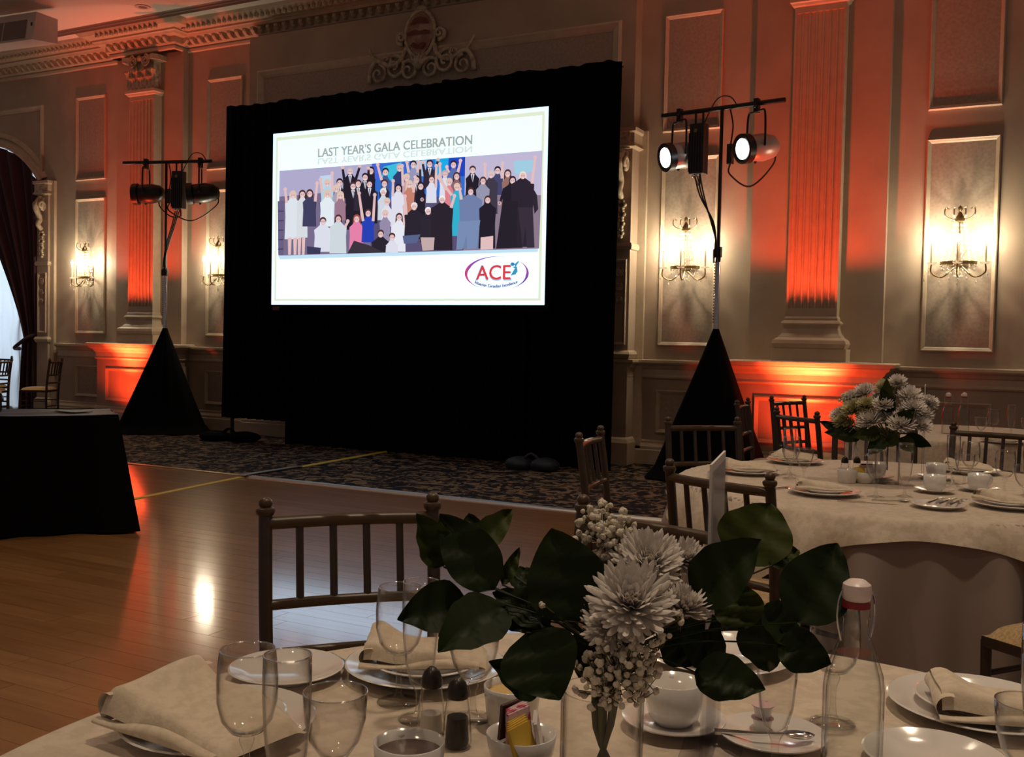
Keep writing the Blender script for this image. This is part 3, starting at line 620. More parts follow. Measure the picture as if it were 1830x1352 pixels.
def ptxt(body, x0, x1, y, h, col, name, arc=None):
    (ua, va), (ub, vb) = uv(x0, y), uv(x1, y); hh = uv(x0, y-h)[1]-va
    text(body, ua, ub, va, hh, lin(col), name, arc=arc, embolden=.0012)
nxt(); ptxt('ACE', 1340, 1570, 1146, 104, (150, 190, 215), 'logo_shadow')
nxt(); ptxt('ACE', 1346, 1564, 1138, 92, (226, 60, 64), 'logo_letters')
nxt(); ptxt('Albanian Canadian Excellence', 1336, 1610, 1190, 20, (110, 105, 150), 'logo_caption', arc=.022)
nxt(); MB().box(SX0+.03, SX0+.13, SY-.012, SY-.002, SZ0-.066, SZ0-.02).build('corner_tag', 'crest_dark', ps)
# ================================================================ WALL CREST
ct = thing('carved_crest', 'carved plaster crest with a painted oval above the black backdrop', 'wall ornament', (XC, BY, 4.95))
ov = MB(); n = 32; ov.add([(.185*math.cos(2*PI*i/n)*(1 if math.sin(2*PI*i/n) > 0 else 1-.12*abs(math.sin(2*PI*i/n))), -.05-.02*(1), .25*math.sin(2*PI*i/n)) for i in range(n)]+[(0, -.10, 0)], [(i, (i+1) % n, n) for i in range(n)])
ov.build('painted_oval', 'crest_paint', ct, smooth='all')
mb = MB(); mb.add([(x, -.103, z) for x, z in ((-.16, -.02), (.16, -.02), (.165, .01), (.09, .03), (.02, .02), (-.05, .045), (-.165, .01))], [tuple(range(7))])
mb.add([(x, -.103, z) for x, z in ((-.12, -.14), (-.02, -.19), (.0, -.16), (.04, -.2), (.12, -.13), (.06, -.11), (.0, -.14), (-.07, -.10))], [tuple(range(8))])
mb.add([(x, -.099, z) for x, z in ((-.13, .10), (.0, .13), (.14, .09), (.12, .16), (.03, .19), (-.06, .18))], [tuple(range(6))])
mb.build('painted_landscape', 'crest_dark', ct)
MB().tube([(.205*math.cos(2*PI*i/40), -.06, .275*math.sin(2*PI*i/40)) for i in range(41)], .024, 8).build('oval_frame', 'carving', ct, smooth='all')
def spiral(cx, cz, r, turns, a0, sg, tw=.02, y=-.05, n=34):
    return [(cx+sg*r*(1-.85*i/(n-1))*math.cos(a0+turns*2*PI*i/(n-1)), y-.03*i/(n-1), cz+r*(1-.85*i/(n-1))*math.sin(a0+turns*2*PI*i/(n-1))) for i in range(n)]
for sg in (-1, 1):
    for (cx, cz, r, t, a, tw) in ((.27, -.02, .075, 1.5, -1.8, .028), (.36, -.36, .15, 1.6, 1.2, .026), (.60, -.42, .12, 1.4, 1.6, .022), (.16, -.42, .13, 1.5, .8, .024), (.48, -.26, .07, 1.3, 2.2, .016)):
        MB().tube(spiral(sg*cx, cz, r, t, a, sg), [tw*(1-.5*i/33) for i in range(34)], 7).build('scroll', 'carving', ct, smooth='all')
    MB().tube(bez([(sg*.20, -.05, -.14), (sg*.26, -.07, -.28), (sg*.42, -.06, -.34), (sg*.62, -.06, -.26), (sg*.72, -.05, -.36), (sg*.74, -.04, -.50)], 6), .028, 7).build('acanthus_arm', 'carving', ct, smooth='all')
    MB().tube(bez([(sg*.62, -.05, -.26), (sg*.70, -.06, -.18), (sg*.74, -.05, -.10)], 6), [.026-.0012*i for i in range(13)], 7).build('leaf_tip', 'carving', ct, smooth='all')
mb = MB()
for a in range(-3, 4): mb.tube([(.0, -.06, -.40), (.09*math.sin(a*.4), -.10, -.33), (.17*math.sin(a*.42), -.07, -.30+.09*math.cos(a*.45))], [.03, .026, .008], 6)
mb.build('shell', 'carving', ct, smooth='all')
mb = MB(); mb.ball((0, -.06, .30), .045, 8, 5, (1.3, .7, .8)); mb.ball((-.06, -.05, .285), .03, 7, 4); mb.ball((.06, -.05, .285), .03, 7, 4); mb.build('top_knot', 'carving', ct, smooth='all')
# ================================================================ CRYSTAL SCONCES
def make_sconce(label):
    t = thing('wall_sconce', label, 'wall lamp', (0, 0, 0), group='crystal sconces on the panelled wall')
    MB().lathe([(.0, -.02), (.05, -.02), (.06, -.01), (.06, .0)], 16, Matrix.Translation((0, -.004, 2.30)) @ Matrix.Rotation(PI/2, 4, 'X')).build('back_plate', 'brass', t, smooth=True)
    MB().tube([(0, -.10, 2.07), (0, -.10, 2.62)], .007, 8).build('stem', 'brass', t)
    for x in (-.23, 0, .23):
        y = -.14 if x else -.24
        a = MB().tube(bez([(x*.15, -.10, 2.12), (x*.6, (y-.10)/2, 2.03), (x, y, 2.07), (x, y, 2.15)], 6), .008, 7).build('arm', 'brass', t, smooth='all')
        MB().lathe([(.0, .0), (.03, .002), (.045, .014), (.047, .018), (.02, .012), (.012, .02)], 14, Matrix.Translation((x, y, 2.145))).build('drip_pan', 'crystal', a, smooth=True)
        MB().tube([(x, y, 2.16), (x, y, 2.345)], .011, 8).build('candle', 'moulding', a, smooth=True)
        MB().ball((x, y, 2.385), .017, 8, 6, (1, 1, 2.3)).build('bulb', 'bulb', a, smooth='all')
    MB().lathe([(.12, 2.145), (.135, 2.15), (.135, 2.175), (.12, 2.18)], 20, Matrix.Translation((0, -.10, 0)) @ Matrix.Diagonal((1.2, .75, 1, 1))).build('gallery_ring', 'brass', t, smooth=True)
    cr_ = MB()
    for i in range(14):
        a = 2*PI*i/14
        for k in range(10): f = k/9; cr_.octa((1.2*(.13-.095*f)*math.cos(a), -.10+.75*(.13-.095*f)*math.sin(a), 2.175+.38*f), .0075, .015)
        for k in range(4): f = k/3; cr_.octa((1.2*(.13-.10*f**2)*math.cos(a), -.10+.75*(.13-.10*f**2)*math.sin(a), 2.135-.10*f), .009, .014)
    cr_.build('crystal_strands', 'crystal', t, kind='stuff')
    dr_ = MB()
    for (x, y, z, s_) in ((-.25, -.15, 2.05, 1), (.25, -.15, 2.05, 1), (0, -.10, 1.97, 1.5), (-.16, -.16, 1.98, .9), (.16, -.16, 1.98, .9), (-.29, -.13, 2.00, .8), (.21, -.2, 2.01, .8), (-.07, -.2, 2.01, .9), (.08, -.2, 2.01, .9)): dr_.octa((x, y, z), .011*s_, .026*s_); dr_.octa((x, y, z+.045), .006*s_, .009)
    dr_.build('crystal_drops', 'crystal', t, kind='stuff')
    for x in (-.13, -.05, .05, .13):
        MB().tube(bez([(x*.3, -.10, 2.56), (x*.8, -.13, 2.585), (x, -.14, 2.62), (x*.95, -.14, 2.665), (x*.7, -.14, 2.66)], 5), .006, 6).build('crown_arm', 'brass', t, smooth='all')
        cc = MB(); cc.octa((x, -.14, 2.60), .010, .024); cc.ball((x*.9, -.14, 2.675), .012, 6, 4); cc.build('crown_drop', 'crystal', t)
    MB().lathe([(.0, 2.70), (.018, 2.68), (.02, 2.66), (.008, 2.64), (.03, 2.60), (.045, 2.58), (.045, 2.55), (.02, 2.54), (.0, 2.54)], 12, Matrix.Translation((0, -.10, 0))).build('crown', 'brass', t, smooth=True)
    for x in (-.23, 0, .23):
        y = -.14 if x else -.24
        l = lamp('sconce_light', 'POINT', (x, y, 2.385), 42.0, (1.0, 0.86, 0.60), radius=.022); l.parent = t
    return t
sc0 = make_sconce('lit crystal sconce left of the farther red pilaster, nearest the window')
sc0.location = (XC-5.97, WY-.01, -.03)
for x, lb in ((XC-3.31, 'lit crystal sconce half hidden by the left edge of the black backdrop'), (XC+3.31, 'lit crystal sconce between the black backdrop and the nearer red pilaster'), (XC+5.97, 'lit crystal sconce right of the nearer red pilaster, above the far table')):
    dup(sc0, (x, WY-.01, -.03), 0, lb)
# ================================================================ RED UPLIGHTS ON THE FLOOR
for px, lb in ((PIL[0]+.02, 'black floor uplight throwing red on the farther pilaster'), (PIL[1]+.0, 'black floor uplight throwing red on the nearer pilaster')):
    t = thing('floor_uplight', lb, 'uplight', (px, 9.57, 0), group='red floor uplights')
    MB().lathe([(.0, .05), (.085, .05), (.095, .08), (.095, .20), (.09, .205), (.09, .19), (.0, .19)], 20).build('housing', 'black_plastic', t, smooth=True)
    MB().tube([(-.11, 0, .01), (-.11, 0, .13), (-.095, 0, .13)], .008, 6).build('yoke', 'black_metal', t); MB().tube([(.11, 0, .01), (.11, 0, .13), (.095, 0, .13)], .008, 6).build('yoke', 'black_metal', t)
    MB().box(-.12, .12, -.05, .05, .006, .018).build('foot', 'black_metal', t)
    MB().lathe([(0, .195), (.085, .195)], 16).build('lens', mat('red_lens_%d' % int(-px*10), (.5, .02, .01), emit=(1, .07, .01), estr=6), t)
    l = lamp('uplight_beam', 'SPOT', (px, 9.58, .23), 830, (1.0, 0.082, 0.024), aim=(px, 10.35, 2.75), radius=.05, angle=math.radians(56), blend=1.0); l.parent = t; l.location = (0, .01, .23)
    l = lamp('uplight_spill', 'SPOT', (px, 9.58, .24), 75, (1.0, 0.060, 0.014), aim=(px, 10.35, 1.9), radius=.06, angle=math.radians(128), blend=1.0); l.parent = t; l.location = (0, .01, .24)
# ================================================================ LIGHTING STANDS
def par_lamp(root, x, aim, on, hang):
    """theatre lamp hanging from the bar at local x; aim is a local direction"""
    h = thing_part = None
    d = Vector(aim).normalized(); q = d.to_track_quat('Z', 'Y').to_matrix().to_4x4()
    c = Vector((x, 0, -hang)); mt = Matrix.Translation(c+Vector((0, 0, root['bar']))) @ q @ Matrix.Scale(1.27, 4)
    can = MB().lathe([(.0, -.20), (.05, -.19), (.085, -.15), (.104, -.06), (.098, .06), (.085, .075), (.085, .12), (.078, .125), (.078, .09), (.0, .085)], 22, mt).build('lamp_can', 'grey_can' if on else 'black_metal', root, smooth=True)
    MB().lathe([(.0, .091), (.04, .094), (.074, .096)], 18, mt).build('lens', 'par_lens' if on else 'par_lens_off', can)
    MB().lathe([(.10, .07), (.112, .075), (.112, .13), (.10, .135), (.088, .13)], 22, mt).build('colour_frame', 'black_metal', can, smooth=True)
    kn = MB(); kn.ball((mt @ Vector((0, .0, .0)))-Vector((0, 0, .125)), .02, 7, 5, (.8, .8, 1.4)); kn.build('focus_knob', 'black_metal', can, smooth='all')
    z = root['bar']; sd = d.cross(Vector((0, 0, 1))).normalized(); cc = c+Vector((0, 0, z)); w_ = .14
    MB().tube(bez([cc-sd*w_, cc-sd*w_+Vector((0, 0, .10)), cc-sd*w_*.9+Vector((0, 0, hang-.10)), cc-sd*w_*.4+Vector((0, 0, hang-.075)), cc+sd*w_*.4+Vector((0, 0, hang-.075)), cc+sd*w_*.9+Vector((0, 0, hang-.10)), cc+sd*w_+Vector((0, 0, .10)), cc+sd*w_], 5), .011, 6).build('lamp_yoke', 'black_metal', can, smooth='all')
    cl = MB().box(x-.022, x+.022, -.03, .03, z-.085, z+.045); cl.ball((x+.0, -.045, z-.03), .02, 6, 4); cl.build('hook_clamp', 'black_metal', can)
    return can, c+Vector((0, 0, z)), d
def make_stand(name, label, loc, rotz, bar, apex, on, aims, bx):
    t = thing(name, label, 'light stand', loc, rotz); t['bar'] = bar
    MB().tube([(0, 0, .02), (0, 0, apex+.75)], .026, 10).build('lower_pole', 'chrome', t, smooth=True)
    MB().tube([(0, 0, apex+.7), (0, 0, bar)], .018, 10).build('upper_pole', 'black_metal', t, smooth=True)
    cl = MB().lathe([(.02, apex+.70), (.04, apex+.70), (.04, apex+.80), (.02, apex+.80)], 12).build('collar', 'black_metal', t, smooth=True)
    rk = MB()
    for k in range(int(.62/.028)): rk.box(-.034, -.022, -.012, .012, apex+.06+k*.028, apex+.072+k*.028)
    rk.build('rack_teeth', 'black_metal', t, kind='stuff')
    MB().tube([(bx[0], 0, bar), (bx[1], 0, bar)], .024, 10).build('crossbar', 'black_metal', t, smooth=True)
    # cloth cone over the tripod legs
    def cone(u, v):
        a = 2*PI*u; tri = .5+.5*math.cos(3*a+.6); r0 = .50+.13*tri; z = apex*(1-v)+.012*v
        r = .03+(r0-.03)*(v**1.02)*(1-.10*math.sin(PI*v)*(1-tri))+(.05*max(0, v-.93)/.07)
        r += .012*math.sin(a*13)*v
        return (r*math.cos(a), r*math.sin(a), z)
    MB().grid(cone, 72, 26).build('cloth_cover', 'black_cloth', t, smooth='all')
    for k in range(3):
        a = (2*PI*k-.6)/3; MB().tube([(.0, 0, apex*.72), (.48*math.cos(a), .48*math.sin(a), .03)], .014, 6).build('tripod_leg', 'black_metal', t)
    # dimmer pack with its hanger
    dm = MB().box(bx[2]-.075, bx[2]+.075, -.055, .055, bar-.62, bar-.13).build('dimmer_pack', 'black_plastic', t)
    for k in range(6): MB().box(bx[2]-.082+.0+k*.0275, bx[2]-.072+k*.0275, -.062, -.054, bar-.60, bar-.22).build('heat_fin', 'black_plastic', dm)
    for s_ in (-.04, .04): MB().tube([(bx[2]+s_, 0, bar+.02), (bx[2]+s_, 0, bar-.14)], .012, 6).build('hanger', 'black_metal', dm)
    sb = MB(); sb.ball((bx[2]-.02, -.06, bar-.645), .018, 7, 5); sb.ball((bx[2]+.025, -.06, bar-.645), .018, 7, 5); sb.build('plug_sockets', 'chrome', dm, smooth='all')
    MB().lathe([(0, 0), (.02, 0), (.02, .006)], 12, Matrix.Translation((bx[2]-.01, -.056, bar-.20)) @ Matrix.Rotation(PI/2, 4, 'X')).build('logo_disc', 'brass', dm)
    MB().box(bx[3]-.025, bx[3]+.025, -.03, .03, bar-.55, bar-.36).build('power_box', 'black_plastic', t)
    # lamps and cables
    for i, (x, aim) in enumerate(aims):
        can, c, d = par_lamp(t, x, aim, on, .42)
        back = c-d*.20
        p0 = back; p3 = Vector((bx[2]+.02, 0, bar-.62)) if i == 0 else Vector((bx[3], 0, bar-.55))
        pm_ = (p0+p3)/2+Vector((0, 0, -.30 if i else -.20))
        MB().tube(bez([p0, p0+Vector((.02*(1 if i else -1), 0, -.16)), pm_, p3+Vector((0, 0, -.10)), p3], 7), .009, 6).build('lamp_cable', 'cable', t, smooth='all')
        if on:
            l = lamp('stage_beam', 'SPOT', c+d*.18, 60, (0.96, 0.97, 1.0), radius=.06, angle=math.radians(34), blend=.5); l.rotation_euler = d.to_track_quat('-Z', 'Y').to_euler(); l.parent = t
    for k in range(3):
        x = bx[2]+(-.03+.03*k); MB().tube(bez([(x, -.02, bar-.62), (x+(0-x)*.3, -.04, bar-.85), ((0-x)*.9+x, -.035, bar-1.15-.05*k), (.03*(k-1), -.03, bar-1.5), (.035*(k-1), -.03, apex+.78)], 6), .008, 6).build('cable', 'cable', t, smooth='all')
    MB().tube(bez([(bx[3], 0, bar-.36), (bx[3]+.02, .0, bar-.18), (bx[3]-.02, 0, bar)], 5), .008, 6).build('cable', 'cable', t, smooth='all')
    MB().tube(bez([(bx[2]+.05, 0, bar-.13), (bx[2]+.18, .0, bar+.09), (bx[2]+.32, 0, bar+.10), (bx[2]+.40, 0, bar)], 6), .006, 6).build('cable', 'cable', t, smooth='all')
    return t
make_stand('lighting_stand', 'tripod light stand with two dark lamps, beside the farther red pilaster', (-10.47, 9.80, .006), .27, 3.60, 1.39, False,
           [(-.30, (-.95, -.22, -.05)), (.50, (-.92, -.38, -.10))], (-.64, .66, .19, .05))
make_stand('lighting_stand', 'tripod light stand with two glaring white lamps, right of the backdrop', (-2.89, 9.72, .006), -.16, 3.62, 1.47, True,
           [(-.46, (-.52, -.85, -.20)), (.36, (-.47, -.85, -.16))], (-.66, .64, -.24, .10))
# ================================================================ BLACK CLOTHED TABLE, its projector case, papers
bt = thing('draped_table', 'small table under a black floor-length cloth on the dance floor', 'table', (-5.42, 4.68, 0), math.radians(55))
TW, TD = 1.9, .66
def skirt(u, v):
    per = u*(2*TW+2*TD); e = 0
    if per < TW: x, y, nx, ny = -per, 0, 0, -1
    elif per < TW+TD: x, y, nx, ny = -TW, per-TW, -1, 0
    elif per < 2*TW+TD: x, y, nx, ny = -TW+(per-TW-TD), TD, 0, 1
    else: x, y, nx, ny = 0, TD-(per-2*TW-TD), 1, 0
    k = (1-v); f = k*(.045+.022*math.sin(per*19)+.015*math.sin(per*8.3+1)); cx_ = 1 if v > .999 else 0
    corner = min(abs(per-q) for q in (0, TW, TW+TD, 2*TW+TD, 2*(TW+TD))); f += k*.07*math.exp(-(corner/.13)**2)
    # corners push out along both sides
    ox = nx; oy = ny
    if corner < .12:
        ox = nx+(1 if x > -.12 else -1 if x < -TW+.12 else 0)*(1-corner/.12)*(nx == 0); oy = ny+((1 if y > TD-.12 else -1 if y < .12 else 0))*(1-corner/.12)*(ny == 0)
    return (x+ox*f, y+oy*f, .012+.76*v)
MB().grid(skirt, 240, 10).build('cloth_skirt', 'black_cloth', bt, smooth='all')
MB().grid(lambda u, v: (-TW*(1-u), TD*v, .772+.004*math.sin(u*14+v*5)+.003*math.sin(v*17)), 30, 12).build('cloth_top', 'black_blue_lift', bt, smooth='all')  # same black cloth as the skirt, daylight reflection painted in
for x in (-.08, -TW+.08):
    for y in (.08, TD-.08): MB().tube([(x, y, 0.01), (x, y, .76)], .018, 8).build('leg', 'black_metal', bt)
pj = thing('projector_case', 'black boxy equipment case standing on the black clothed table', 'equipment case', (-6.20, 4.02, .779), math.radians(55))
cs = MB(); q = [(-.28, 0), (.28, 0), (.30, .03), (.30, .13), (.26, .165), (-.26, .165), (-.30, .13), (-.30, .03)]
cs.add([(x, y, z) for y in (-.2, .2) for x, z in q], [tuple(range(8)), tuple(range(15, 7, -1))]+[(i, (i+1) % 8, 8+(i+1) % 8, 8+i) for i in range(8)]); cs.build('case_body', 'black_plastic', pj)
MB().box(-.31, .31, -.21, .21, .085, .10).build('case_lip', 'black_metal', pj)
MB().tube(bez([(-.09, -.21, .07), (-.07, -.25, .07), (.07, -.25, .07), (.09, -.21, .07)], 5), .010, 6).build('handle', 'black_metal', pj, smooth='all')
# ================================================================ THINGS ON THE FLOOR
tp = thing('cable_tape', 'strip of yellow floor tape running from the black table to the backdrop', 'floor tape', (0, 0, 0))
def strip(a, b, w_, z0, z1, name, m):
    a = Vector(a); b = Vector(b); d = (b-a).normalized(); s_ = Vector((-d.y, d.x))*w_/2
    mb = MB(); vs = [(a+s_), (a-s_), (b-s_), (b+s_)]; mb.add([(v.x, v.y, z0) for v in vs]+[(v.x, v.y, z1) for v in vs], [(3, 2, 1, 0), (4, 5, 6, 7), (0, 1, 5, 4), (1, 2, 6, 5), (2, 3, 7, 6), (3, 0, 4, 7)]); return mb.build(name, m, tp)
strip((-6.30, 5.2), (-6.585, 7.10), .06, .0005, .004, 'tape', 'tape_yellow'); strip((-6.585, 7.10), (-6.60, 7.95), .065, .016, .021, 'metal_bridge', 'steel_strip'); strip((-6.60, 7.95), (-6.745, 9.85), .075, .0065, .011, 'tape', 'tape_yellow'); strip((-6.735, 9.78), (-6.75, 9.95), .14, .0065, .016, 'tape_end', 'tape_yellow')
def bag(name, label, loc, rz, L_, W_, H_, mt_='black_cloth'):
    t = thing(name, label, 'sandbag', loc, rz)
    def lump(x0, s_):
        return lambda u, v: ((x0+s_*L_*.27*math.cos(2*PI*u)*math.sin(PI*v)*(1+.1*math.sin(5*u*6.28))), W_*.5*math.sin(2*PI*u)*math.sin(PI*v), max(.0, H_*(.42-.58*math.cos(PI*v)*1.0+.05*math.sin(u*12))))
    MB().grid(lump(-L_*.25, 1), 22, 12).build('sand_pouch', mt_, t, smooth='all'); MB().grid(lump(L_*.25, 1), 22, 12).build('sand_pouch', mt_, t, smooth='all')
    MB().tube(bez([(-.12, 0, H_*.5), (0, 0, H_*1.25), (.12, 0, H_*.5)], 6), .018, 6).build('strap', mt_, t, smooth='all'); return t
bag('sandbag', 'crumpled black bag lying on the carpet near the farther light stand', (-8.95, 9.42, .006), .35, .75, .30, .12)
bag('sandbag', 'black weight bag lying at the right foot of the backdrop', (-4.62, 9.18, .006), .15, .55, .28, .13, 'black_blue_lift')
# ceiling speaker and downlight
sp = thing('wall_speaker', 'white loudspeaker box hung under the ceiling at upper left', 'loudspeaker', (-12.20, 8.85, 5.07), 0.08)
q = [(-.42, .0), (.42, .0), (.42, .30), (.30, .40), (-.42, .40)]
mb = MB(); mb.add([(-.50, y, z) for y, z in ((-.20, 0), (.2, .05), (.2, .37), (-.14, .37))]+[(.50, y, z) for y, z in ((-.20, 0), (.2, .05), (.2, .37), (-.14, .37))], [(0, 1, 2, 3), (7, 6, 5, 4), (0, 4, 5, 1), (1, 5, 6, 2), (2, 6, 7, 3), (3, 7, 4, 0)]); mb.build('cabinet', 'speaker_white', sp)
mb = MB(); mb.add([(-.45, -.203, .03), (.36, -.203, .03), (.36, -.158, .28), (-.45, -.158, .28)], [(0, 1, 2, 3)]); mb.build('grille', 'grille_cloth', sp)
MB().bar((-.05, -.205, .03), (-.05, -.16, .28), .012, .006).build('grille_seam', 'speaker_white', sp); MB().box(.43, .46, -.17, -.155, .14, .23).build('badge', 'black_plastic', sp)
MB().bar((0, .1, .36), (0, .1, .41), .05, .05).build('bracket', 'speaker_white', sp)
dl_pos = [(-10.65, 9.42, 'recessed ceiling downlight near the farther pilaster')]
def downlight(x, y, lb, power, ang=125):
    t = thing('downlight', lb, 'downlight', (x, y, CZ), group='recessed ceiling downlights')
    MB().lathe([(.055, -.002), (.09, -.002), (.10, -.008), (.10, -.012), (.06, -.012), (.055, .0)], 20).build('rim', 'speaker_white', t, smooth=True)
    MB().lathe([(.0, -.003), (.06, -.003)], 16).build('lamp_glass', 'grille_cloth', t)
    if power:
        l = lamp('added_top_light', 'SPOT', (0, 0, -.02), power, (1.0, .79, .56), radius=.16, angle=math.radians(ang), blend=1.0); l.parent = t
downlight(-10.60, 9.50, 'recessed ceiling downlight near the farther pilaster', 0)
for x, y, pw in ((-3.4, 1.9, 200), (-.2, 1.9, 300), (-.9, -1.2, 140), (.4, 4.9, 230), (-1.8, 5.0, 50), (-7.2, 3.2, 260), (-4.6, 5.2, 150)):  # out of view, added to give tables and floor their top light
    downlight(x, y, 'unseen recessed downlight added for warm light from above', pw)
# ================================================================ CHAIRS
def make_chair():
    t = thing('banquet_chair', 'chair', 'chair')
    W = .205
    for s_ in (-1, 1):
        pts = [(s_*(W-.012), -.20, .0), (s_*(W-.006), -.19, .25), (s_*(W-.004), -.195, .46), (s_*W, -.215, .68), (s_*W, -.245, .895)]
        lg = MB().tube(bez(pts, 4), .0165, 10).build('leg', 'chair_wood', t, smooth=True)
        MB().lathe([(.0165, -.012), (.021, -.008), (.023, 0), (.021, .006), (.0135, .010), (.0165, .016), (.0165, .022), (.011, .030), (0, .034)], 12, Matrix.Translation((s_*W, -.245, .895))).build('finial', 'chair_gold', lg, smooth=True)
        MB().tube([(s_*(W-.015), .185, .0), (s_*(W-.012), .19, .44)], [.013, .0165], 10).build('leg', 'chair_wood', t, smooth=True)
        for z in (.16, .30): MB().tube([(s_*(W-.012), -.19, z), (s_*(W-.013), .188, z)], .0095, 7).build('stretcher', 'chair_wood', t, smooth=True)
    for y, z in ((-.19, .22), (.187, .22), (.187, .34)): MB().tube([(-W+.012, y, z), (W-.012, y, z)], .0095, 7).build('stretcher', 'chair_wood', t, smooth=True)
    def rail_(z, y, r, bow): return MB().tube(bez([(-W, y, z), (-W*.5, y-bow*.75, z), (0, y-bow, z), (W*.5, y-bow*.75, z), (W, y, z)], 4), r, 9)
    yb = lambda z: -.195-.02*(z-.46)/.22 if z < .68 else -.215-.03*(z-.68)/.215
    rail_(.865, yb(.865), .0155, .022).build('back_rail', 'chair_gold', t, smooth=True); rail_(.675, yb(.675), .013, .016).build('back_rail', 'chair_gold', t, smooth=True); rail_(.56, yb(.56), .013, .012).build('back_rail', 'chair_gold', t, smooth=True)
    for i in range(4):
        x = -W+(i+1)*2*W/5; f = 1-(x/W)**2
        MB().tube([(x, yb(.675)-.016*f, .675), (x, yb(.865)-.022*f, .865)], .0095, 8).build('spindle', 'chair_wood', t, smooth=True)
    st = MB(); q = [(-.20, -.19), (.20, -.19), (.215, .19), (-.215, .19)]; n = 4
    st.add([(x, y, z) for z in (.425, .455) for x, y in q], [(3, 2, 1, 0), (4, 5, 6, 7)]+[(i, (i+1) % 4, 4+(i+1) % 4, 4+i) for i in range(4)]); st.build('seat', 'chair_wood', t)
    def cu(u, v):
        a = u*2-1; b = v*2-1; e = (1-abs(a)**6)*(1-abs(b)**6); return (a*(.20+.012*v), b*.188, .456+.042*max(e, 0)**.5)
    MB().grid(cu, 14, 14).build('cushion', 'cushion', t, smooth='all'); return t
CH = make_chair(); chused = [0]
def chair(px, py, fx, fy, label, group):
    """px, py: middle of the back posts at finial height; fx, fy: facing"""
    d = Vector((fx, fy)).normalized(); o = Vector((px, py))+d*.245; a = math.atan2(d.y, d.x)-PI/2
    if not chused[0]:
        chused[0] = 1; CH.location = (o.x, o.y, CZ0(o.y)); CH.rotation_euler = (0, 0, a); CH['label'] = label; CH['group'] = group; return CH
    return dup(CH, (o.x, o.y, CZ0(o.y)), a, label, group)
def CZ0(y): return .006 if y > 7.15 else 0.0
T1 = (-.35, 1.03); T2 = (-.53, 4.43); T3 = (-.45, 7.45); TR = .885
chair(-1.495, 1.995, 1.145*.9, -.965, 'brown wooden banquet chair, nearest, pulled up behind the folded-napkin setting', 'chairs at the nearest table')
chair(-.825, 2.295, -.20, -.97, 'brown wooden banquet chair directly behind the nearest flowers', 'chairs at the nearest table')
chair(-.925, 3.17, .43, 1.0, 'brown wooden chair with its back to the camera, front left of the far table', 'chairs at the far table')
chair(-1.80, 4.16, 1.25, .22, 'brown wooden chair seen edge-on against the carpet, left of the far table', 'chairs at the far table')
chair(-1.63, 5.29, 1.05, -1.12, 'brown wooden chair in front of the black cloth of the nearer light stand', 'chairs at the far table')
chair(-.825, 5.82, .2, -1.0, 'brown wooden chair behind the flowers of the far table', 'chairs at the far table')
chair(-.235, 5.92, -.15, -1.0, 'brown wooden chair with dark rails at the right rear of the far table', 'chairs at the far table')
chair(.33, 3.24, -.8, .6, 'chair at the right picture edge showing only its gold cushion', 'chairs at the far table')
chair(-1.375, 6.40, .8, .9, 'dark wooden chair at the rearmost table, nearer of the two against the red light', 'chairs at the rearmost table')
chair(-1.79, 8.02, 1.0, -.45, 'dark wooden chair at the rearmost table, farther of the two against the red light', 'chairs at the rearmost table')
chair(-1.93, 7.20, 1.3, .1, 'chair edge-on beside the black cloth of the nearer light stand', 'chairs at the rearmost table')
chair(.45, 8.5, -.7, -.8, 'chair behind the water bottles of the rearmost table', 'chairs at the rearmost table')
chair(-12.90, 10.0, -1, -.55, 'dark chair rightmost of the three by the arched window', 'chairs by the window')
chair(-13.05, 9.28, -.9, -.5, 'dark chair in the middle of the three by the arched window', 'chairs by the window')
chair(-14.30, 10.12, .1, -1, 'dark chair leftmost of the three, against the bright sheer curtain', 'chairs by the window')
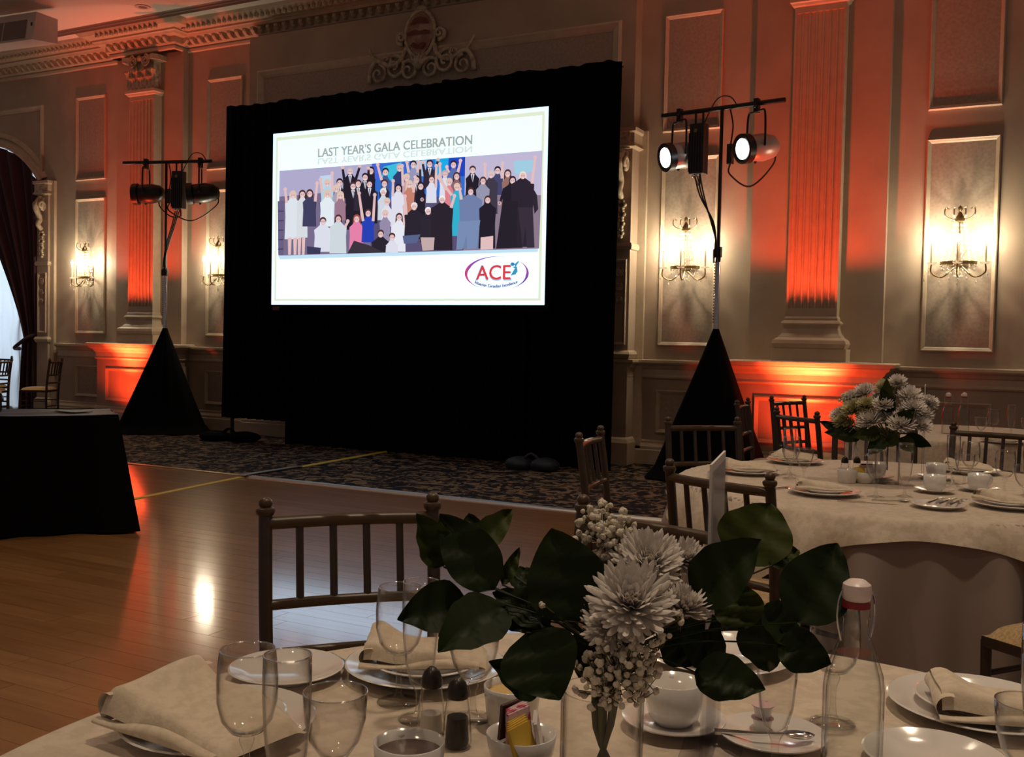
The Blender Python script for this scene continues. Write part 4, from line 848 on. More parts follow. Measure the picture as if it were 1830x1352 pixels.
# ================================================================ ROUND TABLES
def round_table(c, label, lcloth, seed, folds=17, drop=.74, overlay=None):
    t = thing('round_table', label, 'table', (c[0], c[1], CZ0(c[1])))
    MB().lathe([(0, .725), (TR-.02, .725), (TR-.01, .735), (TR-.01, .745), (0, .745)], 48).build('tabletop', 'chair_wood', t)
    for k in range(4):
        a = PI/4+k*PI/2; MB().tube([(.5*math.cos(a), .5*math.sin(a), .004), (.5*math.cos(a), .5*math.sin(a), .727)], .016, 8).build('leg', 'black_metal', t)
    rr = random.Random(seed); ph = rr.random()*6
    def fn(u, v):
        a = 2*PI*u
        if v < .5: r = TR*(v/.5); return (c[0]+r*math.cos(a), c[1]+r*math.sin(a), .7495+CZ0(c[1]))
        k = (v-.5)/.5; rd = .018
        if k < .12: t_ = k/.12*PI/2; r = TR+rd*math.sin(t_); z = .7495-rd*(1-math.cos(t_))
        else:
            h = (k-.12)/.88; z = .7495-rd-(drop-.03)*h
            amp = (.008+.085*min(1, h*2.2)) if overlay else (.008+.055*h); r = TR+rd+.03*h+amp*(.5*math.sin(a*folds+ph)+.35*math.sin(a*(folds*1.7)+1+ph)+.25*math.sin(a*5+2))
        return (c[0]+r*math.cos(a), c[1]+r*math.sin(a), max(z, .008)+CZ0(c[1]))
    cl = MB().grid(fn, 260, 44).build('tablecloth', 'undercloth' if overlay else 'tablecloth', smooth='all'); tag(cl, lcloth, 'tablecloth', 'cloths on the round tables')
    if overlay:
        a0, lab = overlay; h2 = .962
        def fo_(u, v):
            a = 2*PI*u; q_ = (a-a0+PI/4) % (PI/2)-PI/4; full = h2/math.cos(q_)          # square cloth: reach at this angle
            s_ = v*full
            if s_ < TR: r, z = s_, .7518
            else:
                k = s_-TR; rd = .022
                if k < rd*PI/2: t_ = k/rd; r = TR+rd*math.sin(t_); z = .7518-rd*(1-math.cos(t_))
                else: h = k-rd*PI/2; z = .7518-rd-h; r = TR+rd+.045+.09*h+.022*math.sin(a*24)*min(1, h/.12)-.045*math.exp(-h/.05)
            return (c[0]+r*math.cos(a), c[1]+r*math.sin(a), z+CZ0(c[1]))
        ov_ = MB().grid(fo_, 260, 48).build('table_overlay', 'tablecloth', smooth='all'); tag(ov_, lab, 'tablecloth', 'cloths on the round tables')
_tr = TR; TR = .868
round_table(T1, 'round banquet table nearest the camera', 'cream damask cloth on the nearest table, under the big flowers', 1)
TR = _tr
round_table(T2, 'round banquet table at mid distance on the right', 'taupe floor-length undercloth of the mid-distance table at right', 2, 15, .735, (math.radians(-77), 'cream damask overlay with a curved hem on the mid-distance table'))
_tr = TR; TR = .76
round_table(T3, 'round banquet table farthest back on the right', 'cream damask cloth on the rearmost table by the red pilaster', 3)
c4 = (-15.1, 9.05); TR = .75
round_table(c4, 'round banquet table far left by the window', 'pale cloth on the small table by the arched window', 4)
TR = _tr
TZ = .7505
# ================================================================ TABLEWARE PROTOTYPES
PROTO = {}
def proto(name, cat, parts):
    t = thing(name, name, cat, (0, 0, -50)); PROTO[name] = (t, [0])
    for (pn, mb, m, sm) in parts: mb.build(pn, m, t, smooth=sm)
    return t
def place(name, x, y, z, label, rz=0, group=None):
    t, used = PROTO[name]
    if not used[0]:
        used[0] = 1; t.location = (x, y, z); t.rotation_euler = (0, 0, rz); t['label'] = label
        if group: t['group'] = group
        return t
    return dup(t, (x, y, z), rz, label, group)
def shell(prof, th): return prof+[(max(r-th, .0), z+(th*.5 if i == 0 else 0)) for i, (r, z) in list(enumerate(prof))[::-1]]
foot = [(.0, .0005), (.033, .0005), (.0335, .002), (.028, .004), (.010, .008), (.006, .014)]
gob = MB().lathe(foot+[(.0042, .03), (.0042, .055), (.008, .064), (.0095, .070), (.007, .076)], 20)
gobB = MB().lathe([(.006, .074), (.020, .080), (.031, .095), (.0365, .118), (.037, .145), (.0335, .180), (.0325, .180), (.036, .145), (.0355, .118), (.030, .096), (.019, .082), (.002, .078)], 24)
proto('water_goblet', 'glass', [('stem', gob, 'glass_stem', 'all'), ('bowl', gobB, 'glass', 'all'), ('rim', MB().tube([(0.033*math.cos(2*PI*i/32), 0.033*math.sin(2*PI*i/32), 0.18) for i in range(33)], .0009, 6), 'glass_rim', 'all')])
flu = MB().lathe([(.0, .0005), (.031, .0005), (.0315, .002), (.024, .004), (.008, .009), (.005, .018), (.0055, .04), (.009, .048)], 20)
fluB = MB().lathe([(.008, .046), (.015, .058), (.022, .085), (.026, .125), (.0275, .165), (.027, .205), (.026, .205), (.0262, .165), (.0248, .125), (.0207, .086), (.013, .060), (.002, .052)], 24)
proto('champagne_flute', 'glass', [('stem', flu, 'glass_stem', 'all'), ('bowl', fluB, 'glass', 'all'), ('rim', MB().tube([(0.0265*math.cos(2*PI*i/32), 0.0265*math.sin(2*PI*i/32), 0.205) for i in range(33)], .0009, 6), 'glass_rim', 'all')])
wig = MB().lathe([(.0, .0005), (.030, .0005), (.0305, .002), (.024, .004), (.008, .008), (.0045, .018), (.0045, .040), (.008, .050), (.006, .056)], 20)
wigB = MB().lathe([(.005, .054), (.018, .062), (.030, .080), (.0365, .105), (.0385, .138), (.0375, .138), (.0355, .105), (.029, .081), (.017, .064), (.002, .058)], 24)
proto('wine_glass', 'glass', [('stem', wig, 'glass_stem', 'all'), ('bowl', wigB, 'glass', 'all'), ('rim', MB().tube([(0.038*math.cos(2*PI*i/32), 0.038*math.sin(2*PI*i/32), 0.138) for i in range(33)], .0009, 6), 'glass_rim', 'all')])
proto('dinner_plate', 'plate', [('plate', MB().lathe([(.0, .004), (.075, .004), (.08, .0), (.085, .003), (.105, .010), (.132, .018), (.135, .020), (.132, .0215), (.105, .0145), (.083, .0075), (.0, .0075)], 40), 'china', True)])
proto('side_plate', 'plate', [('plate', MB().lathe([(.0, .003), (.05, .003), (.055, .0), (.06, .003), (.072, .009), (.092, .016), (.094, .018), (.091, .0192), (.072, .0125), (.058, .006), (.0, .006)], 36), 'china', True)])
cupp = [(.0, .004), (.027, .0), (.029, .004), (.0365, .011), (.0405, .026), (.0425, .062), (.041, .0625), (.0385, .027), (.034, .014), (.0, .010)]
hd = MB().tube(bez([(.040, 0, .052), (.058, 0, .053), (.064, 0, .038), (.055, 0, .022), (.037, 0, .018)], 5), .0042, 7)
proto('coffee_cup', 'cup', [('cup_body', MB().lathe(cupp, 28), 'china', 'all'), ('handle', hd, 'china', 'all')])
proto('saucer', 'saucer', [('dish', MB().lathe([(.0, .004), (.028, .004), (.032, .0), (.036, .003), (.060, .012), (.075, .016), (.0755, .018), (.060, .015), (.034, .0075), (.0, .0075)], 34), 'china', True)])
kn = MB(); kn.add([(0, -.009, 0), (.10, -.006, 0), (.10, .006, 0), (0, .009, 0), (0, -.009, .008), (.10, -.006, .006), (.10, .006, .006), (0, .009, .008)], [(3, 2, 1, 0), (4, 5, 6, 7), (0, 1, 5, 4), (1, 2, 6, 5), (2, 3, 7, 6), (3, 0, 4, 7)])
kb = MB(); kb.add([(.10, -.004, .001), (.19, -.010, .001), (.225, .006, .001), (.10, .007, .001), (.10, -.004, .004), (.19, -.010, .0025), (.225, .006, .002), (.10, .007, .004)], [(3, 2, 1, 0), (4, 5, 6, 7), (0, 1, 5, 4), (1, 2, 6, 5), (2, 3, 7, 6), (3, 0, 4, 7)])
proto('table_knife', 'knife', [('handle', kn, 'silver', False), ('blade', kb, 'silver', False)])
fo = MB().tube([(0, 0, .004), (.07, 0, .005), (.115, 0, .006)], [.006, .004, .0035], 6); fh = MB().box(.113, .135, -.010, .010, .004, .007)
ft = MB()
for k in range(4): ft.box(.135, .185, -.0095+k*.0053, -.0065+k*.0053, .005, .0075)
proto('table_fork', 'fork', [('handle', fo, 'silver', True), ('neck', fh, 'silver', False), ('tines', ft, 'silver', False)])
so = MB().tube([(0, 0, .003), (.06, 0, .004), (.095, 0, .006)], [.005, .003, .003], 6); sbw = MB().grid(lambda u, v: (.115+.022*math.cos(2*PI*u)*math.sin(PI*v*.5), .013*math.sin(2*PI*u)*math.sin(PI*v*.5), .002+.006*v*v), 16, 6)
proto('teaspoon', 'spoon', [('handle', so, 'silver', True), ('bowl', sbw, 'silver', 'all')])
def shaker(fill, fz):
    return [('glass_body', MB().lathe([(.0, .001), (.019, .001), (.021, .006), (.0175, .05), (.0145, .070)], 10), 'glass', True), ('filling', MB().lathe([(.0, .004), (.016, .004), (.0165, .008), (.0145, fz), (.0, fz)], 10), fill, True),
            ('cap', MB().lathe([(.0145, .068), (.0155, .070), (.0155, .078), (.011, .090), (.004, .096), (.0, .097)], 12), 'shaker_top', True)]
proto('salt_shaker', 'shaker', shaker('salt', .030)); proto('pepper_shaker', 'shaker', shaker('pepper', .042))
bb = [(.0, .002), (.034, .002), (.036, .008), (.036, .145), (.034, .165), (.024, .195), (.0155, .215), (.0145, .232), (.0165, .235), (.0165, .243), (.0135, .246)]
proto('swing_top_bottle', 'bottle', [('bottle_body', MB().lathe(bb, 26), 'bottle_glass', 'all'), ('water', MB().lathe([(0, .006), (.032, .006), (.0325, .145), (.030, .163), (.022, .190), (.0, .190)], 20), 'bottle_glass', True),
    ('gasket', MB().lathe([(.013, .245), (.0165, .246), (.0165, .253), (.013, .254)], 18), 'red_rubber', True), ('stopper', MB().lathe([(.0, .262), (.012, .252), (.0165, .256), (.018, .264), (.0165, .274), (.010, .279), (0, .280)], 18), 'stopper', True),
    ('wire_bail', MB().tube(bez([(.018, 0, .205), (.024, 0, .235), (.019, 0, .265), (.0, .004, .272), (-.019, 0, .265), (-.024, 0, .235), (-.018, 0, .205)], 5), .0013, 5), 'chrome', True)])
pk = [('bowl', MB().lathe([(.0, .003), (.028, .0), (.032, .004), (.042, .022), (.0465, .048), (.045, .0485), (.040, .024), (.028, .010), (.0, .010)], 28), 'china', 'all')]
def packet(x, y, z, rz, tilt, m, nm):
    mt = Matrix.Translation((x, y, z)) @ Matrix.Rotation(rz, 4, 'Z') @ Matrix.Rotation(tilt, 4, 'X'); return (nm, MB().box(-.023, .023, -.0022, .0022, -.026, .022, mt), m, False)
for i in range(5): pk.append(packet(-.018+.004*i, -.020+.0065*i, .045, .2+.03*i, -.35+.06*i, 'packet_yellow', 'yellow_packet'))
for i in range(4): pk.append(packet(.004+.004*i, .008+.006*i, .052, .15+.02*i, -.15+.04*i, 'packet_pink', 'pink_packet'))
for i in range(2): pk.append(packet(.020+.004*i, -.012+.006*i, .044, .75, -.2, 'packet_white', 'white_packet'))
pk.append(packet(.014, .034, .056, .1, .1, 'packet_brown', 'brown_packet'))
proto('sugar_bowl', 'sugar bowl', pk)
proto('filled_ramekin', 'bowl', [('bowl', MB().lathe([(.0, .003), (.032, .0), (.036, .006), (.0405, .045), (.042, .060), (.040, .0605), (.0385, .046), (.034, .012), (.0, .012)], 30), 'china', 'all'), ('yellow_filling', MB().lathe([(.039, .049), (.028, .0515), (.0, .052)], 24), 'sugar_fill', 'all')])
def napkin_mesh(L_, W_, h, seed, curl=.5):
    rr = random.Random(seed); a1, a2 = rr.random()*6, rr.random()*6; mb = MB()
    def top(u, v):
        x = (u-.5)*L_; y = (v-.5)*W_*(1-.18*u); roll = math.exp(-((u-.06)/.16)**2)*curl
        z = h*(.55+.35*math.sin(PI*min(1, u*1.1+.1)))+h*roll*.9+.004*math.sin(v*5+a1)+.003*math.sin(u*9+v*4+a2)
        e = min(v, 1-v)*9; z *= min(1, .35+.65*math.sqrt(min(1, e)))
        eu = (1-u)*10; z *= min(1, .25+.75*math.sqrt(min(1, eu)))
        return (x, y+.006*math.sin(u*7+a1), z)
    mb.grid(top, 26, 18)
    low = MB()
    def ftop(u, v):
        x = (u-.5)*L_*.98-.008; a = PI*v; return (x+.004*math.sin(u*6), -W_*.5*(1-.18*u)*1.02+.012*math.sin(a)*-1, .002+h*(.30+.12*math.sin(u*6+a2))*(1-math.cos(a))*.5*2*.62)
    low.grid(ftop, 26, 8)
    lip = MB()
    def lp(u, v):
        a = -PI*.5+PI*1.1*v; y = (u-.5)*W_; rr_ = h*.55*(1+.12*math.sin(u*5+a1)); return (-L_*.5+.01-rr_*math.cos(a), y, h*.62+rr_*math.sin(a)*.9)
    lip.grid(lp, 18, 10)
    under = MB().grid(lambda u, v: ((u-.5)*L_*.99, (v-.5)*W_*(1-.18*u)*1.0, .0015+.001*math.sin(u*5+v*7)), 8, 8)
    return mb, low, lip, under
def napkin(x, y, z, rz, L_, W_, h, seed, label, group='cream folded napkins', curl=.5):
    t = thing('folded_napkin', label, 'napkin', (x, y, z), rz, group); a, b, c, d = napkin_mesh(L_, W_, h, seed, curl)
    a.build('top_fold', 'napkin', t, smooth='all'); b.build('side_fold', 'napkin', t, smooth='all'); c.build('rolled_edge', 'napkin', t, smooth='all'); d.build('under_layer', 'napkin', t, smooth='all'); return t
G_PL, G_SP, G_GL = 'white dinner plates', 'white side plates', 'clear table glasses'
# ---------------------------------------------------------------- nearest table
place('dinner_plate', -1.020, 1.060, TZ, 'white dinner plate under the large napkin at the bottom left corner', 0, G_PL)
place('side_plate', -1.020, 1.060, TZ+.0078, 'white side plate directly under the large bottom left napkin', 0, G_SP)
napkin(-1.000, 1.020, TZ+.022, math.radians(-8), .24, .17, .042, 5, 'large cream folded napkin at the bottom left corner', curl=.75)
place('side_plate', -1.092, 1.288, TZ, 'white side plate behind the bottom left napkin and goblet', 0, G_SP)
place('dinner_plate', -.905, 1.420, TZ, 'white dinner plate in front of the nearest chair', 0, G_PL)
place('side_plate', -.905, 1.420, TZ+.0078, 'upper white plate in front of the nearest chair, holding a napkin', 0, G_SP)
napkin(-.905, 1.425, TZ+.022, math.radians(28), .20, .115, .030, 11, 'cream folded napkin on the plates before the nearest chair', curl=.9)
place('table_knife', -1.095, 1.400, TZ, 'silver knife beside the plates before the nearest chair', math.radians(-22))
place('dinner_plate', -.50, 1.745, TZ, 'white dinner plate glinting between the leaves of the nearest flowers', 0, G_PL)
place('side_plate', -.50, 1.745, TZ+.0078, 'upper white plate glinting between the leaves of the nearest flowers', 0, G_SP)
place('dinner_plate', -.075, 1.705, TZ, 'white dinner plate at the lower right, under a napkin', 0, G_PL)
place('side_plate', -.075, 1.705, TZ+.0078, 'upper white plate at the lower right, under a napkin', 0, G_SP)
napkin(-.035, 1.665, TZ+.022, math.radians(14), .20, .13, .032, 21, 'cream folded napkin on the plates at the lower right', curl=.7)
place('side_plate', -.115, 1.455, TZ, 'white side plate at the bottom right, in front of the napkin plates', 0, G_SP)
place('water_goblet', -.845, .925, TZ, 'stemmed water goblet beside the bottom left napkin', 0, G_GL)
place('champagne_flute', -.738, .872, TZ, 'tall straight champagne flute in the bottom left cluster', 0, G_GL)
place('wine_glass', -.737, .958, TZ, 'wide wine glass, rightmost of the bottom left cluster', 0, G_GL)
place('water_goblet', -.866, 1.283, TZ, 'stemmed water goblet before the nearest chair napkin', 0, G_GL)
place('champagne_flute', -.800, 1.240, TZ, 'champagne flute half hidden by the low left leaves', 0, G_GL)
place('wine_glass', -.735, 1.285, TZ, 'wide wine glass below the left leaves, behind the shakers', 0, G_GL)
cupd = place('coffee_cup', -.655, .995, TZ+.020, 'white coffee cup with a brown inside at the bottom edge, left of the sugar bowl', 2.4, 'white coffee cups')
place('saucer', -.655, .995, TZ, 'white saucer under the coffee cup at the bottom edge', 0, 'white saucers')
place('salt_shaker', -.757, 1.205, TZ, 'clear salt shaker with dark cap, left of the pair'); place('pepper_shaker', -.702, 1.185, TZ, 'pepper shaker with dark cap, right of the pair')
place('filled_ramekin', -.672, 1.290, TZ, 'white bowl of yellow filling behind the sugar bowl')
place('sugar_bowl', -.592, 1.165, TZ, 'white sugar bowl stuffed with yellow and pink packets, bottom centre', 1.25)
place('coffee_cup', -.465, 1.405, TZ+.008, 'white coffee cup behind the vase, under the right leaves', 2.0, 'white coffee cups')
place('saucer', -.465, 1.405, TZ, 'white saucer of the cup behind the vase', 0, 'white saucers')
place('saucer', -.325, 1.420, TZ, 'white saucer at lower right, left of the swing-top bottle', 0, 'white saucers')
proto('creamer_pot', 'creamer', [('tub', MB().lathe([(.0, .0), (.011, .0), (.0145, .017), (.0, .017)], 14), 'china', True), ('foil_lid', MB().lathe([(.0165, .0172), (.0165, .0182), (.0, .0186)], 14), 'packet_pink', True)])
place('creamer_pot', -.345, 1.445, TZ+.008, 'lower small creamer on the saucer left of the swing-top bottle', 0, 'creamers'); place('creamer_pot', -.345, 1.445, TZ+.0268, 'upper small creamer stacked on the saucer left of the swing-top bottle', .5, 'creamers')
place('teaspoon', -.395, 1.375, TZ+.016, 'teaspoon across the saucer left of the swing-top bottle', .35)
place('swing_top_bottle', -.195, 1.275, TZ, 'swing-top water bottle with pale stopper and red gasket, lower right', .6)
place('water_goblet', -.265, 1.545, TZ, 'water goblet behind the lowest right leaf', 0, G_GL)
place('champagne_flute', -.300, 1.330, TZ, 'champagne flute just left of the swing-top bottle', 0, G_GL)
place('champagne_flute', .010, 1.475, TZ, 'champagne flute cut by the right picture edge', 0, G_GL)
place('wine_glass', -.005, 1.360, TZ, 'wide wine glass in the bottom right corner', 0, G_GL)
# acrylic menu holder
def holder(x0, y0, x1, y1, h, ph, lb):
    cx, cy = (x0+x1)/2, (y0+y1)/2; L_ = math.hypot(x1-x0, y1-y0); t = thing('menu_holder', lb, 'menu holder', (cx, cy, TZ), math.atan2(y1-y0, x1-x0))
    MB().box(-L_/2, L_/2, -.0045, -.0025, .006, h).build('acrylic_sheet', 'acrylic', t); MB().box(-L_/2, L_/2, .0025, .0045, .006, h).build('acrylic_sheet', 'acrylic', t)
    MB().box(-L_/2, L_/2, -.04, .04, 0, .006).build('foot', 'acrylic', t); MB().box(-L_/2+.003, L_/2-.003, -.0015, .0015, h-ph, h+.01).build('menu_card', 'paper', t)
holder(-.369, 1.235, -.404, 1.42, .40, .20, 'tall clear menu holder with a white card behind the nearest flowers')
holder(-.455, 4.60, -.47, 4.78, .40, .20, 'tall clear menu holder beside the flowers of the far table')
# ---------------------------------------------------------------- nearest flowers
def leaf_mesh(base, tip, width, fold=.25, droop=.12, seed=0):
    b = Vector(base); t = Vector(tip); d = t-b; L_ = d.length; d.normalize(); view = (Vector((0, 0, 1.31))-(b+t)/2).normalized()
    rr = random.Random(seed); nrm = (view+Vector((rr.uniform(-.35, .35), rr.uniform(-.2, .2), rr.uniform(.1, .6)))).normalized(); sd = d.cross(nrm).normalized(); nrm = sd.cross(d).normalized()
    mb = MB()
    def fn(u, v):
        x = (u-.5)*2; wv = math.sin(PI*min(1, v**.80))**.75*(1-.25*v) if 0 < v < 1 else 0.0; wv = max(wv, .02)
        return b+d*(L_*v)+sd*(x*width*.5*wv*1.12)+nrm*(abs(x)*fold*width*.5*wv-droop*L_*(v-.4)**2-.004*(1-abs(x))+.0025*math.sin(v*20+x*3))
    mb.grid(fn, 8, 14); return mb
LEAVES = [
([-0.632, 1.09, 0.982], [-0.681, 1.007, 0.974], 0.06), ([-0.581, 1.094, 0.985], [-0.628, 1.011, 0.944], 0.07), ([-0.672, 1.093, 1.021], [-0.692, 1.063, 1.091], 0.045),
([-0.599, 1.097, 1.001], [-0.679, 1.092, 1.09], 0.062), ([-0.656, 1.158, 1.027], [-0.687, 1.178, 1.078], 0.035), ([-0.655, 1.137, 1.035], [-0.629, 1.198, 1.087], 0.036),
([-0.6, 1.119, 1.002], [-0.591, 1.148, 1.047], 0.016), ([-0.489, 1.109, 0.974], [-0.535, 1.122, 1.081], 0.09), ([-0.592, 1.145, 0.994], [-0.602, 1.187, 1.014], 0.03),
([-0.536, 1.061, 0.965], [-0.485, 1.051, 0.897], 0.085), ([-0.526, 1.086, 0.887], [-0.566, 1.032, 0.934], 0.04), ([-0.531, 1.12, 0.965], [-0.606, 1.104, 0.997], 0.045),
([-0.341, 1.302, 1.024], [-0.322, 1.361, 1.102], 0.088), ([-0.373, 1.194, 0.996], [-0.3, 1.213, 1.079], 0.07), ([-0.317, 1.222, 0.963], [-0.34, 1.246, 1.017], 0.055),
([-0.26, 1.252, 0.973], [-0.224, 1.309, 1.067], 0.078), ([-0.304, 1.3, 1.029], [-0.28, 1.347, 1.047], 0.03), ([-0.307, 1.262, 0.979], [-0.26, 1.307, 0.932], 0.05),
([-0.285, 1.261, 0.94], [-0.221, 1.271, 0.924], 0.05), ([-0.37, 1.192, 0.91], [-0.285, 1.203, 0.902], 0.055), ([-0.403, 1.244, 0.948], [-0.356, 1.289, 0.899], 0.07),
([-0.318, 1.278, 0.967], [-0.304, 1.305, 0.886], 0.055), ([-0.425, 1.243, 0.944], [-0.391, 1.282, 0.892], 0.06), ([-0.496, 1.171, 0.944], [-0.502, 1.144, 0.893], 0.05), ([-0.593, 1.11, 0.983], [-0.527, 1.111, 0.958], 0.05)]
OLIVE = {2, 5, 6, 12, 14, 16}
def bloom(c, r, axis, seed, layers=((34, .05, 1.0), (34, .32, 1.0), (30, .58, .95), (26, .82, .86), (22, 1.05, .74), (18, 1.28, .62), (10, 1.48, .5)), cup=.35):
    c = Vector(c); ax = Vector(axis).normalized(); e1 = ax.orthogonal().normalized(); e2 = ax.cross(e1); rr = random.Random(seed); mb = MB()
    for n, el, sc in layers:
        for i in range(n):
            a = 2*PI*(i+rr.random()*.6)/n; el_ = el+rr.uniform(-.12, .12); ra = e1*math.cos(a)+e2*math.sin(a); d = ra*math.cos(el_)+ax*math.sin(el_); sd = ax.cross(ra); L_ = r*sc*rr.uniform(.85, 1.1); w_ = r*.078
            nn = sd.cross(d); vs = []
            for k, (t, ww) in enumerate(((0, .35), (.35, .9), (.7, 1.1), (.92, .8), (1.0, .15))):
                ctr = c+d*(L_*t)+ax*(cup*L_*t*t*.5); vs += [ctr-sd*w_*ww+nn*w_*.35*ww, ctr-nn*w_*.15*ww, ctr+sd*w_*ww+nn*w_*.35*ww]
            mb.add(vs, [(k*3+j, k*3+j+1, k*3+4+j, k*3+3+j) for k in range(4) for j in range(2)])
    return mb
def arrangement(name, label, base, vr, vh, stems):
    t = thing(name, label, 'flower arrangement', base)
    MB().lathe([(.0, .002), (vr*.98, .002), (vr, .006), (vr, vh), (vr-.003, vh), (vr-.003, .010), (.0, .008)], 36).build('vase', 'glass', t, smooth=True); return t
VB = Vector((-.468, 1.138, TZ))
fa = arrangement('flower_arrangement', 'big nearest flower arrangement of white blooms and dark leaves in a glass vase', VB, .051, .136, 0)
def loc(p_): return Vector(p_)-VB
hub = Vector((-.462, 1.142, .925))
for i, (b, t, w_) in enumerate(LEAVES):
    b2 = leaf_mesh(loc(b)+Vector((0, 0, 0)), loc(t), w_*1.12, seed=i)
    # recompute in local space: the view vector above is in world space, so shift
    mb = leaf_mesh(b, t, w_*1.12, fold=.22 if i not in (2, 12) else .4, seed=i); mb.v = [tuple(Vector(q)-VB) for q in mb.v]
    mb.build('leaf', 'leaf_olive' if i in OLIVE else 'leaf', fa, smooth='all')
    bv = Vector(b); mid = (hub+bv)/2+Vector((0, 0, .012))
    MB().tube([q-VB for q in bez([hub, mid, bv], 4)], .0012, 5).build('twig', 'leaf', fa)
BLOOMS = [((-.427, 1.120, .998), .055, 1, 'petal'), ((-.424, 1.168, 1.038), .046, 2, 'petal'), ((-.384, 1.188, .985), .034, 3, 'petal'), ((-.403, 1.247, 1.032), .030, 4, 'petal'), ((-.485, 1.168, 1.007), .036, 5, 'petal_yellow'), ((-.456, 1.126, .968), .036, 6, 'petal')]
for c, r, sd_, m in BLOOMS:
    c = Vector(c); ax = (Vector((0, 0, 1.31))-c).normalized()*.8+Vector((0, 0, .6))+(c-hub)*2
    if sd_ == 3: ax = Vector((.25, -.1, 1))
    o = bloom(c-VB, r, ax, sd_).build('bloom', m, fa, smooth='all'); MB().tube([c-VB, (c+hub)/2-VB, hub-VB], .0028, 6).build('stem', 'stem', fa)
def sprays(t, cl, VB, s_=1, hubp=None, seed=9):
    rr = random.Random(seed); bud = MB(); tw = MB()
    for (c, rad, n) in cl:
        c = Vector(c); 
        for i in range(n):
            d = Vector((rr.gauss(0, 1), rr.gauss(0, 1), rr.gauss(0, 1))).normalized()*rad*rr.random()**.45; p_ = c+d
            r = rr.uniform(.0028, .0050)*s_
            bud.ball(p_-VB, r, 7, 5)
            for k in range(4): bud.ball(p_-VB+Vector((rr.uniform(-1, 1), rr.uniform(-1, 1), rr.uniform(-.5, 1)))*r*.75, r*.55, 5, 4)
            q = p_-(d*.8)-Vector((0, 0, .015)); tw.tube([p_-VB, (p_+q)/2-VB, q-VB], .0006*s_, 4)
        if hubp is not None: tw.tube([c-VB, (c+hubp)/2-VB, hubp-VB], .0012*s_, 5)
    bud.build('filler_buds', 'bud', t, smooth='all', kind='stuff'); tw.build('filler_twigs', 'stem', t, kind='stuff')
sprays(fa, [((-.485, 1.172, 1.078), .036, 120), ((-.468, 1.176, 1.058), .036, 90), ((-.516, 1.155, 1.062), .014, 8), ((-.518, 1.15, 1.045), .014, 8), ((-.435, 1.110, .930), .050, 130), ((-.450, 1.100, .915), .042, 80), ((-.395, 1.130, .965), .030, 14), ((-.375, 1.150, .985), .022, 6), ((-.405, 1.120, .930), .035, 18), ((-.527, 1.088, .994), .004, 2), ((-.42, 1.13, .90), .03, 20)], VB, 1.0, hub)
rr = random.Random(4)
for i in range(15):
    a = 2*PI*i/15+rr.random(); b = Vector((.036*math.cos(a)*rr.random()**.3, .036*math.sin(a)*rr.random()**.3, .012)); MB().tube(bez([b, Vector((-b.x*.4+.004, -b.y*.4, .09)), hub-VB+Vector((b.x*-.5, b.y*-.5, .0))], 4), rr.uniform(.002, .0042), 6).build('stem', 'stem', fa, smooth='all')
# ---------------------------------------------------------------- far table
def setting2(x, y, rz, lp, ln, seed, side=True, L_=.20, W_=.12, h=.03):
    place('dinner_plate', x, y, TZ, 'dinner plate '+lp, 0, G_PL); place('side_plate', x, y, TZ+.0078, 'upper plate '+lp, 0, G_SP)
    napkin(x, y, TZ+.022, rz, L_, W_, h, seed, ln)
setting2(-.735, 3.955, math.radians(15), 'under the napkin at the front of the far table', 'cream folded napkin at the front edge of the far table', 31)
setting2(-.10, 4.03, math.radians(-28), 'under the napkin at the right of the far table', 'cream folded napkin at the right of the far table by the picture edge', 32)
setting2(-1.145, 4.40, math.radians(10), 'under the napkin at the left of the far table', 'cream napkin at the left of the far table behind the menu card', 33, L_=.24)
setting2(-1.06, 4.94, math.radians(-12), 'under the napkin at the left rear of the far table', 'pinkish lit cream napkin at the left rear of the far table', 34)
setting2(-.30, 5.06, math.radians(5), 'under the napkin at the rear of the far table', 'cream napkin at the rear of the far table by the menu holder', 35)
place('side_plate', -.325, 3.86, TZ, 'white side plate with forks on the front of the far table', 0, G_SP)
for k in range(3): place('table_fork', -.355+.035*k, 3.80, TZ+.019, 'silver fork on the side plate at the front of the far table, %s of three' % ('leftmost', 'middle', 'rightmost')[k], math.radians(78), 'forks on the front side plate')
place('table_knife', -.66, 3.80, TZ, 'silver knife at the front edge of the far table', math.radians(15)); place('teaspoon', -.555, 3.90, TZ, 'silver spoon at the front edge of the far table', math.radians(20)); place('table_fork', -.955, 3.93, TZ, 'silver fork left of the front napkin on the far table', math.radians(60), 'forks on the far table')
GL2 = [('water_goblet', -.555, 4.00, 'water goblet at the front of the far table, left of its flute'), ('champagne_flute', -.462, 4.075, 'champagne flute at the front centre of the far table'), ('water_goblet', -.950, 4.345, 'water goblet at the left of the far table'), ('champagne_flute', -.985, 4.47, 'champagne flute at the left of the far table'), ('wine_glass', -.885, 4.30, 'wide wine glass at the left of the far table'),
 ('champagne_flute', -.79, 4.82, 'champagne flute behind the leaves at the left rear of the far table'), ('water_goblet', -.72, 4.78, 'water goblet below the leaves of the far flowers'), ('champagne_flute', -.335, 4.60, 'champagne flute right of the menu holder on the far table'), ('water_goblet', -.27, 4.62, 'water goblet right of the menu holder on the far table'), ('wine_glass', -.285, 4.52, 'wide wine glass right of the menu holder on the far table'),
 ('water_goblet', -.13, 4.32, 'water goblet at the right of the far table'), ('champagne_flute', -.045, 4.42, 'champagne flute at the right edge of the far table'), ('wine_glass', -.06, 4.22, 'wide wine glass at the right edge of the far table')]
for n_, x, y, lb in GL2: place(n_, x, y, TZ, lb, 0, G_GL)
